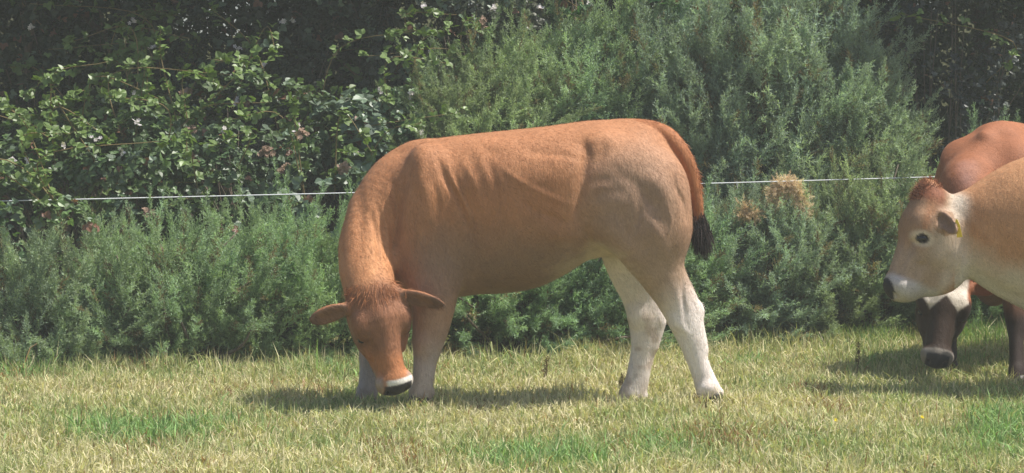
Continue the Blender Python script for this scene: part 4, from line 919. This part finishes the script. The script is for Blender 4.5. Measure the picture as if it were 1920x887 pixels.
# unseen tall trees added: overhead boughs dapple the brambles and darken the right corner
OV = [(-4.3, 4.9, 'unseen tall tree added behind the left brambles, boughs arching over to shade them'), (-2.9, 4.8, 'unseen tall tree added above the sunlit brambles to dapple their light'), (-1.5, 5.0, 'unseen tall tree added behind the middle brambles, boughs darkening the gap'), (3.8, 5.5, 'unseen tall tree added to shade the dark corner above the right cows')]
for i, (x, y, lab) in enumerate(OV):
    lob = [((x - .4, y - .5, 3.1), (.8, .8, .4)), ((x + .4, y + .3, 3.3), (.9, .9, .5)), ((x, y + .7, 4.3), (1.2, 1.1, .8))]
    tree(lab, x, y + 2.6, lob, 2700, 500 + i, trunk_r=.13, size=(.04, .065), col=(.05, .09, .03))  # added unseen shade trees, sharing the default name hedge_tree

# earth bank the hedge grows on
ax = np.linspace(-14, 14, 57); yy = np.array([8.0, 8.4, 8.9, 9.6, 10.6, 12.0, 13.0]); zz = np.array([-.05, .9, 1.7, 2.3, 2.5, 1.2, -.05])
V = np.array([[x, y + .25 * math.sin(x * 1.3), z * (1 + .1 * math.sin(x * 2.1 + y))] for x in ax for y, z in zip(yy, zz)]); k = len(yy)
F = np.array([(i * k + j, (i + 1) * k + j, (i + 1) * k + j + 1, i * k + j + 1) for i in range(len(ax) - 1) for j in range(k - 1)])
tag(mesh('hedge_bank_terrain', V, F, plain_mat('bank_earth', (.07, .075, .04), .95, .05, noise=.5), smooth=True), kind='structure')

# brambles
bramble('bramble bush at the left edge, its white flowers above the fence wire', [lb(90, 390, 3.9, .62, .62, .6), lb(20, 470, 3.4, .5, .6, .5), lb(200, 420, 3.5, .45, .6, .45)], 1500, 11, flowers=((52, 302), (120, 270), (22, 300)), dry=((300, 560),))
bramble('large sunlit bramble with pale leaves and white flowers in the left hedge', [lb(250, 300, 4.1, .52, .52, .55), lb(270, 380, 3.6, .45, .6, .5), lb(190, 260, 4.3, .45, .34, .5)], 1900, 12, col=(.11, .18, .05), flowers=((253, 178), (258, 230), (228, 287), (180, 262), (350, 182)), dry=((280, 400), (348, 176)), canes=16)
bramble('sunlit bramble with dried brown flower heads left of the heifer\'s neck', [lb(450, 300, 4.0, .55, .55, .5), lb(560, 280, 4.2, .4, .4, .4), lb(380, 400, 3.6, .45, .55, .5)], 1700, 13, col=(.10, .165, .055), flowers=((548, 238), (560, 236), (423, 242), (374, 358)), dry=((565, 252), (535, 320), (350, 405), (355, 248), (500, 285)), canes=12)
bramble('bramble with large pale round leaves just left of the heifer\'s crest', [lb(640, 330, 4.0, .40, .50, .45), lb(600, 430, 3.6, .45, .5, .45)], 1100, 14, size=(.05, .09), col=(.10, .16, .085), pale=.4, dry=((645, 315),), canes=6)
bramble('bramble with white flowers rising above the heifer\'s withers', [lb(760, 265, 4.4, .45, .45, .45), lb(840, 240, 4.6, .35, .35, .4)], 900, 15, size=(.035, .06), col=(.11, .19, .07), flowers=((713, 172), (769, 176), (898, 176), (790, 250)), canes=8)
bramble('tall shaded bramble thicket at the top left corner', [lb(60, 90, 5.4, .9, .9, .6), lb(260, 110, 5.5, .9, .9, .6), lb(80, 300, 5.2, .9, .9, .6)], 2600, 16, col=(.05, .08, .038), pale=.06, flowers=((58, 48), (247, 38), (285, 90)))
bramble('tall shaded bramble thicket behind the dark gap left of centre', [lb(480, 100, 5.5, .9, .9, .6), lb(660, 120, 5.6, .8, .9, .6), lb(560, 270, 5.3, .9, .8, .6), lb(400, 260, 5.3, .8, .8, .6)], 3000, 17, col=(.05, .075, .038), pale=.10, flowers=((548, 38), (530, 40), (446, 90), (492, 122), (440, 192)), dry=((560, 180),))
bramble('greyish bramble with pink flowers at the top beside the tall gorse', [lb(830, 60, 5.2, .55, .6, .5), lb(930, 40, 5.1, .5, .55, .5), lb(780, 170, 5.2, .4, .5, .4)], 1700, 18, size=(.035, .06), col=(.11, .13, .07), pale=.25, flowers=((795, 8), (900, 48), (1010, 15), (928, 15), (812, 100)), dry=((850, 130), (905, 40)), canes=14)
bramble('bright leafy bramble at the top behind the tall gorse', [lb(1230, 10, 5.0, .35, .35, .35), lb(1110, 15, 5.0, .35, .35, .35)], 450, 19, col=(.10, .22, .06), flowers=((1105, 4),))
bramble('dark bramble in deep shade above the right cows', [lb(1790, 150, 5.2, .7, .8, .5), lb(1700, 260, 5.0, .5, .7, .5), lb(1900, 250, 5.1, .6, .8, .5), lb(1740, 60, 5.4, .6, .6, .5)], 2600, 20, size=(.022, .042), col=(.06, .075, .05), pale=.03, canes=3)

bramble('young bramble shoots growing in front of the fence wire at the left', [lb(120, 410, 1.95, .16, .16, .15), lb(10, 430, 2.0, .14, .18, .15)], 110, 23, size=(.03, .06), col=(.13, .22, .06), canes=6, nst=4)
# gorse: tall bushes behind the wire
gorse('tallest gorse bush, its plumes peaking at the top of the picture', [lb(1400, 330, 4.7, .95, 1.05, .75), lb(1440, 150, 4.8, .70, .62, .55), lb(1270, 190, 4.8, .62, .62, .55), lb(1560, 230, 4.7, .48, .65, .5)], 3600, 31, L=(.20, .36), col=(0.360, 0.420, 0.346), up=.6)
gorse('tall gorse bush right of the tallest, leaning towards the dark corner', [lb(1610, 330, 4.4, .42, .7, .5), lb(1560, 420, 4.2, .55, .5, .5)], 1300, 32, L=(.18, .30), col=(0.360, 0.420, 0.316))
gorse('dense gorse bush rising behind the heifer\'s back', [lb(1060, 230, 4.7, .62, .65, .6), lb(1150, 150, 4.9, .5, .55, .5), lb(960, 210, 4.8, .5, .5, .5)], 2000, 33, L=(.18, .32), col=(0.344, 0.420, 0.288))
gorse('feathery bright gorse behind the heifer\'s withers', [lb(860, 270, 4.3, .45, .45, .45), lb(930, 290, 4.2, .5, .5, .45)], 1000, 34, L=(.16, .26), col=(0.360, 0.420, 0.269))
# low gorse in front of the wire
gorse('low spreading gorse bush at the left edge of the field', [lb(120, 670, 1.98, .30, .15, .22), lb(60, 660, 2.11, .72, .42, .50), lb(160, 620, 2.26, .5, .40, .42)], 1500, 35, col=(0.360, 0.420, 0.301))
gorse('low dark green gorse between the left edge and the grazing head', [lb(300, 676, 2.0, .22, .13, .20), lb(450, 668, 2.1, .28, .14, .2), lb(330, 620, 2.21, .60, .48, .48), lb(420, 580, 2.36, .5, .40, .42), lb(240, 600, 2.36, .4, .40, .40)], 1900, 36, col=(0.331, 0.415, 0.269))
gorse('low gorse bush directly behind the heifer\'s head', [lb(560, 612, 2.45, .55, .45, .42), lb(650, 582, 2.60, .45, .42, .40), lb(520, 532, 2.70, .4, .35, .38)], 1700, 37, col=(0.331, 0.420, 0.255))
gorse('shaded gorse with drooping shoots seen beneath the heifer\'s belly', [lb(930, 606, 2.75, .60, .45, .42), lb(1080, 586, 2.90, .55, .48, .42), lb(850, 576, 2.70, .4, .4, .4)], 2100, 38, L=(.16, .32), col=(0.302, 0.401, 0.255), up=.3)
gorse('gorse bush between the hind legs and tail of the heifer', [lb(1200, 576, 3.20, .50, .50, .42), lb(1250, 516, 3.30, .45, .42, .4)], 1300, 39, col=(0.331, 0.420, 0.288))
gorse('low broad gorse in front of the wire, right of the tail', [lb(1400, 556, 3.65, .58, .50, .46), lb(1370, 486, 3.70, .42, .20, .38), lb(1480, 506, 3.70, .45, .36, .4)], 2000, 40, col=(0.360, 0.420, 0.346))
gorse('low gorse bush with bare twigs beside the fawn cow\'s muzzle', [lb(1600, 536, 3.70, .50, .52, .45), lb(1680, 466, 3.80, .40, .42, .4), lb(1540, 606, 3.65, .35, .32, .35)], 1900, 41, col=(0.360, 0.420, 0.301), dead=.10)
gorse('low gorse behind the legs of the dark faced cow', [lb(1800, 576, 3.80, .55, .50, .45), lb(1930, 576, 3.80, .55, .50, .45), lb(1870, 446, 4.00, .6, .5, .45)], 1500, 42, col=(0.302, 0.388, 0.255))

# withered clumps
def withered(name, label, pts, y, rad, n, seed, cols, cat):
    rng = np.random.default_rng(seed); q = catmull(np.array([P(a, b, y) for a, b in pts]), 8); k = rng.integers(0, len(q), n); p = q[k] + rng.normal(size=(n, 3)) * rad * .45
    cols = np.array(cols); C = cols[rng.integers(0, len(cols), n)] * (.8 + .4 * rng.random((n, 1))); d = rng.normal(size=(n, 3)) + [0, 0, -.3]; s = .03 + .03 * rng.random(n); M = frames(unit(d), rng)
    parts = [stamp(SPRAYS[seed % 5], M, p, s * 1.5, C), ]
    root = mesh(name, *(lambda a: (a[0], a[1]))(merge(parts)), M_DRY, merge(parts)[2]); tag(root, label, cat, None)
    st = [P(pts[len(pts) // 2][0], pts[len(pts) // 2][1], y), P(pts[len(pts) // 2][0] + 5, pts[len(pts) // 2][1] + 120, y + .1)]; b = st[1].copy(); b[2] = 0; v, f = tube(catmull(np.array([b, (b + st[0]) / 2 + [.03, 0, 0], st[0]]), 5), np.linspace(.008, .004, 11), 5)
    mesh('stalk', v, tri(f), M_STEM, np.ones((len(v), 3)) * (.25, .16, .09), smooth=True, parent=root); return root
withered('dead_bracken', 'withered orange brown frond arching over the low gorse below the wire', [(1453, 385), (1452, 355), (1470, 342), (1490, 348), (1498, 370), (1508, 395)], 3.36, .030, 480, 61, [(.84, .66, .50), (.76, .60, .44), (.88, .74, .56)], 'dead frond')
withered('dead_bracken', 'small round withered brown clump between the tail and the arching frond', [(1388, 400), (1402, 394), (1418, 400)], 3.32, .028, 200, 62, [(.78, .60, .42), (.70, .54, .38)], 'dead frond')
tussock('dead_grass_clump', 'orange brown clump of dead grass behind the near foreleg', 872, 662, 2.40, 520, .13, .16, [(.52, .33, .20), (.46, .28, .16), (.50, .40, .24)], lean=.9, seed=1)
tussock('grass_tussock', 'tall dry grass tuft with bent stalks behind the heifer\'s hind foot', 1110, 672, 2.35, 340, .16, .17, [(.45, .42, .18), (.34, .36, .12), (.55, .48, .26)], lean=.4, seed=2)
tussock('grass_tussock', 'bright green grass tussock left of the dark faced cow', 1640, 640, 3.1, 520, .17, .26, [(.20, .30, .09), (.30, .36, .12), (.36, .38, .15)], lean=.5, seed=3)
tussock('grass_tussock', 'bright green tussock between the dark faced cow\'s face and leg', 1850, 640, 3.1, 520, .20, .28, [(.18, .32, .09), (.25, .36, .11)], lean=.5, seed=4)
tussock('grass_tussock', 'tall dry grass at the left edge in front of the gorse', 25, 690, 2.05, 260, .20, .14, [(.44, .38, .2), (.30, .30, .12), (.50, .40, .26)], lean=.35, seed=5)
tussock('grass_tussock', 'pale grass stalks at the foot of the left gorse', 460, 690, 2.2, 360, .13, .34, [(.40, .40, .17), (.26, .33, .10)], lean=.6, seed=6)
tussock('grass_tussock', 'green grass with seed stalks below the fawn cow\'s muzzle', 1560, 655, 3.2, 400, .13, .30, [(.24, .32, .10), (.40, .38, .18)], lean=.5, seed=7)

def dock(label, px, py, y, h, seed):
    rng = np.random.default_rng(seed); b = P(px, py, y); b[2] = float(gz(b[0], y)); root = empty('dock_weed', tuple(b)); tag(root, label, 'weed')
    t = b + np.array([.02, 0, h]); v, f = tube(catmull(np.array([b - [0, 0, .02], (b + t) / 2 + [.01, 0, 0], t]), 4), np.linspace(.004, .002, 9), 5); mesh('stem', v, tri(f), M_STEM, np.ones((len(v), 3)) * (.20, .15, .08), parent=root)
    n = 60; p = b + (t - b) * (.35 + .65 * rng.random((n, 1))) + rng.normal(size=(n, 3)) * .006; C = np.array([.17, .13, .07]) * (.7 + .6 * rng.random((n, 1)))
    V, F, Cc = place_leaves(TWIGS, p, rng.normal(size=(n, 3)), np.full(n, .007), C, rng); mesh('seed_head', V, F, M_DRY, Cc, parent=root)
dock('dark upright weed stalk in the grass beneath the fawn cow\'s muzzle', 1604, 702, 1.45, .19, 71)
dock('thin dark weed stalk in the grass under the heifer\'s belly', 1018, 728, .75, .16, 72)
dock('short dark weed stalk in the grass left of the far hind foot', 1160, 742, .45, .10, 73)
def flower(label, px, py):
    y = CAMZ * FPX / (py - HORIZ + 14) + CAMY; g = P(px, py, y); b = np.array([g[0], y, float(gz(g[0], y))]); g[2] = max(g[2], b[2] + .03)
    root = empty('buttercup', tuple(b)); tag(root, label, 'flower', 'yellow flowers in the grass'); rng = np.random.default_rng(int(px))
    v, f = tube(np.array([b, (b + g) / 2 + [.004, 0, 0], g]), .0015, 4); mesh('stem', v, tri(f), M_STEM, np.ones((len(v), 3)) * (.12, .2, .06), parent=root)
    v, f, c = cluster(g, rng, 2, .004, .020, (.85, .68, .03)); mesh('petals', v, f, M_PETAL, c, parent=root)
flower('yellow flower at the far foreleg of the heifer', 655, 762); flower('yellow flower near the bushes below the fawn cow\'s muzzle', 1561, 648); flower('yellow flower in open grass right of the heifer\'s hind legs', 1569, 790)
flower('yellow flower in the grass below the heifer\'s hind legs', 1238, 807); flower('yellow flower in the grass in front of the dark faced cow', 1729, 783)

# ---------------------------------------------------------------- electric fence
def fence():
    L_, R_ = np.array([-3.9, 1.7, .965]), np.array([4.6, 4.15, 1.13]); root = empty('electric_fence', (L_[0], L_[1], 0)); tag(root, 'thin white electric fence wire running across in front of the bushes', 'fence')
    def sagged(a, b, s, n=30): t = np.linspace(0, 1, n)[:, None]; return a + (b - a) * t - np.array([0, 0, 1.]) * s * 4 * t * (1 - t)
    q = sagged(L_, R_, .012, 50); v, f = tube(q, .0037, 6); mesh('wire', v, tri(f), plain_mat('white_polywire', (.66, .68, .70), .5, .4, noise=.25), smooth=True, parent=root)
    kx = P(1373, 345, 3.55)[0]; t = (kx - L_[0]) / (R_[0] - L_[0]); a = L_ + (R_ - L_) * t; v, f = tube(np.array([a, a + [.0, -.004, -.025], a + [.006, -.004, -.05]]), .0022, 4); mesh('loose_end', v, tri(f), M_STEM, np.ones((len(v), 3)) * (.5, .5, .48), parent=root)
    a = q[19]; v, f = uv_ball(a, np.array([.014, .009, .009]), 8); mesh('knot', v, f, M_STEM, np.ones((len(v), 3)) * (.45, .47, .45), parent=root)
    for e in (L_, R_):
        b = e.copy(); b[2] = -.3; t = e + [0, .05, .12]; v, f = tube(np.array([b + [0, .05, 0], t]), [.035, .03], 10); mesh('post', v, tri(f), M_BARK, smooth=True, parent=root)
        v, f = uv_ball(e + [0, .012, 0], np.array([.02, .022, .02]), 10); mesh('insulator', v, f, M_TAG, smooth=True, parent=root)
fence()

# ---------------------------------------------------------------- air volume added to lift the blacks like lens glare
def added_glare_volume():
    hx, hy, z0, z1 = 420, 420, -1.1, 6.4
    v = np.array([[sx * hx, sy * hy, z] for z in (z0, z1) for sx, sy in ((-1, -1), (1, -1), (1, 1), (-1, 1))], float); f = np.array([(0, 3, 2, 1), (4, 5, 6, 7), (0, 1, 5, 4), (1, 2, 6, 5), (2, 3, 7, 6), (3, 0, 4, 7)])
    m = bpy.data.materials.new('added_haze'); m.use_nodes = True; nt = m.node_tree; nt.nodes.remove(nt.nodes['Principled BSDF']); p = nt.nodes.new('ShaderNodeVolumePrincipled')
    p.inputs['Color'].default_value = (.95, 1, .92, 1); p.inputs['Density'].default_value = .0036; p.inputs['Anisotropy'].default_value = 0
    nt.links.new(p.outputs[0], nt.nodes['Material Output'].inputs['Volume']); tag(mesh('added_glare_volume', v, f, m), 'thin air volume added to lift the blacks like lens glare', kind='stuff')
added_glare_volume()
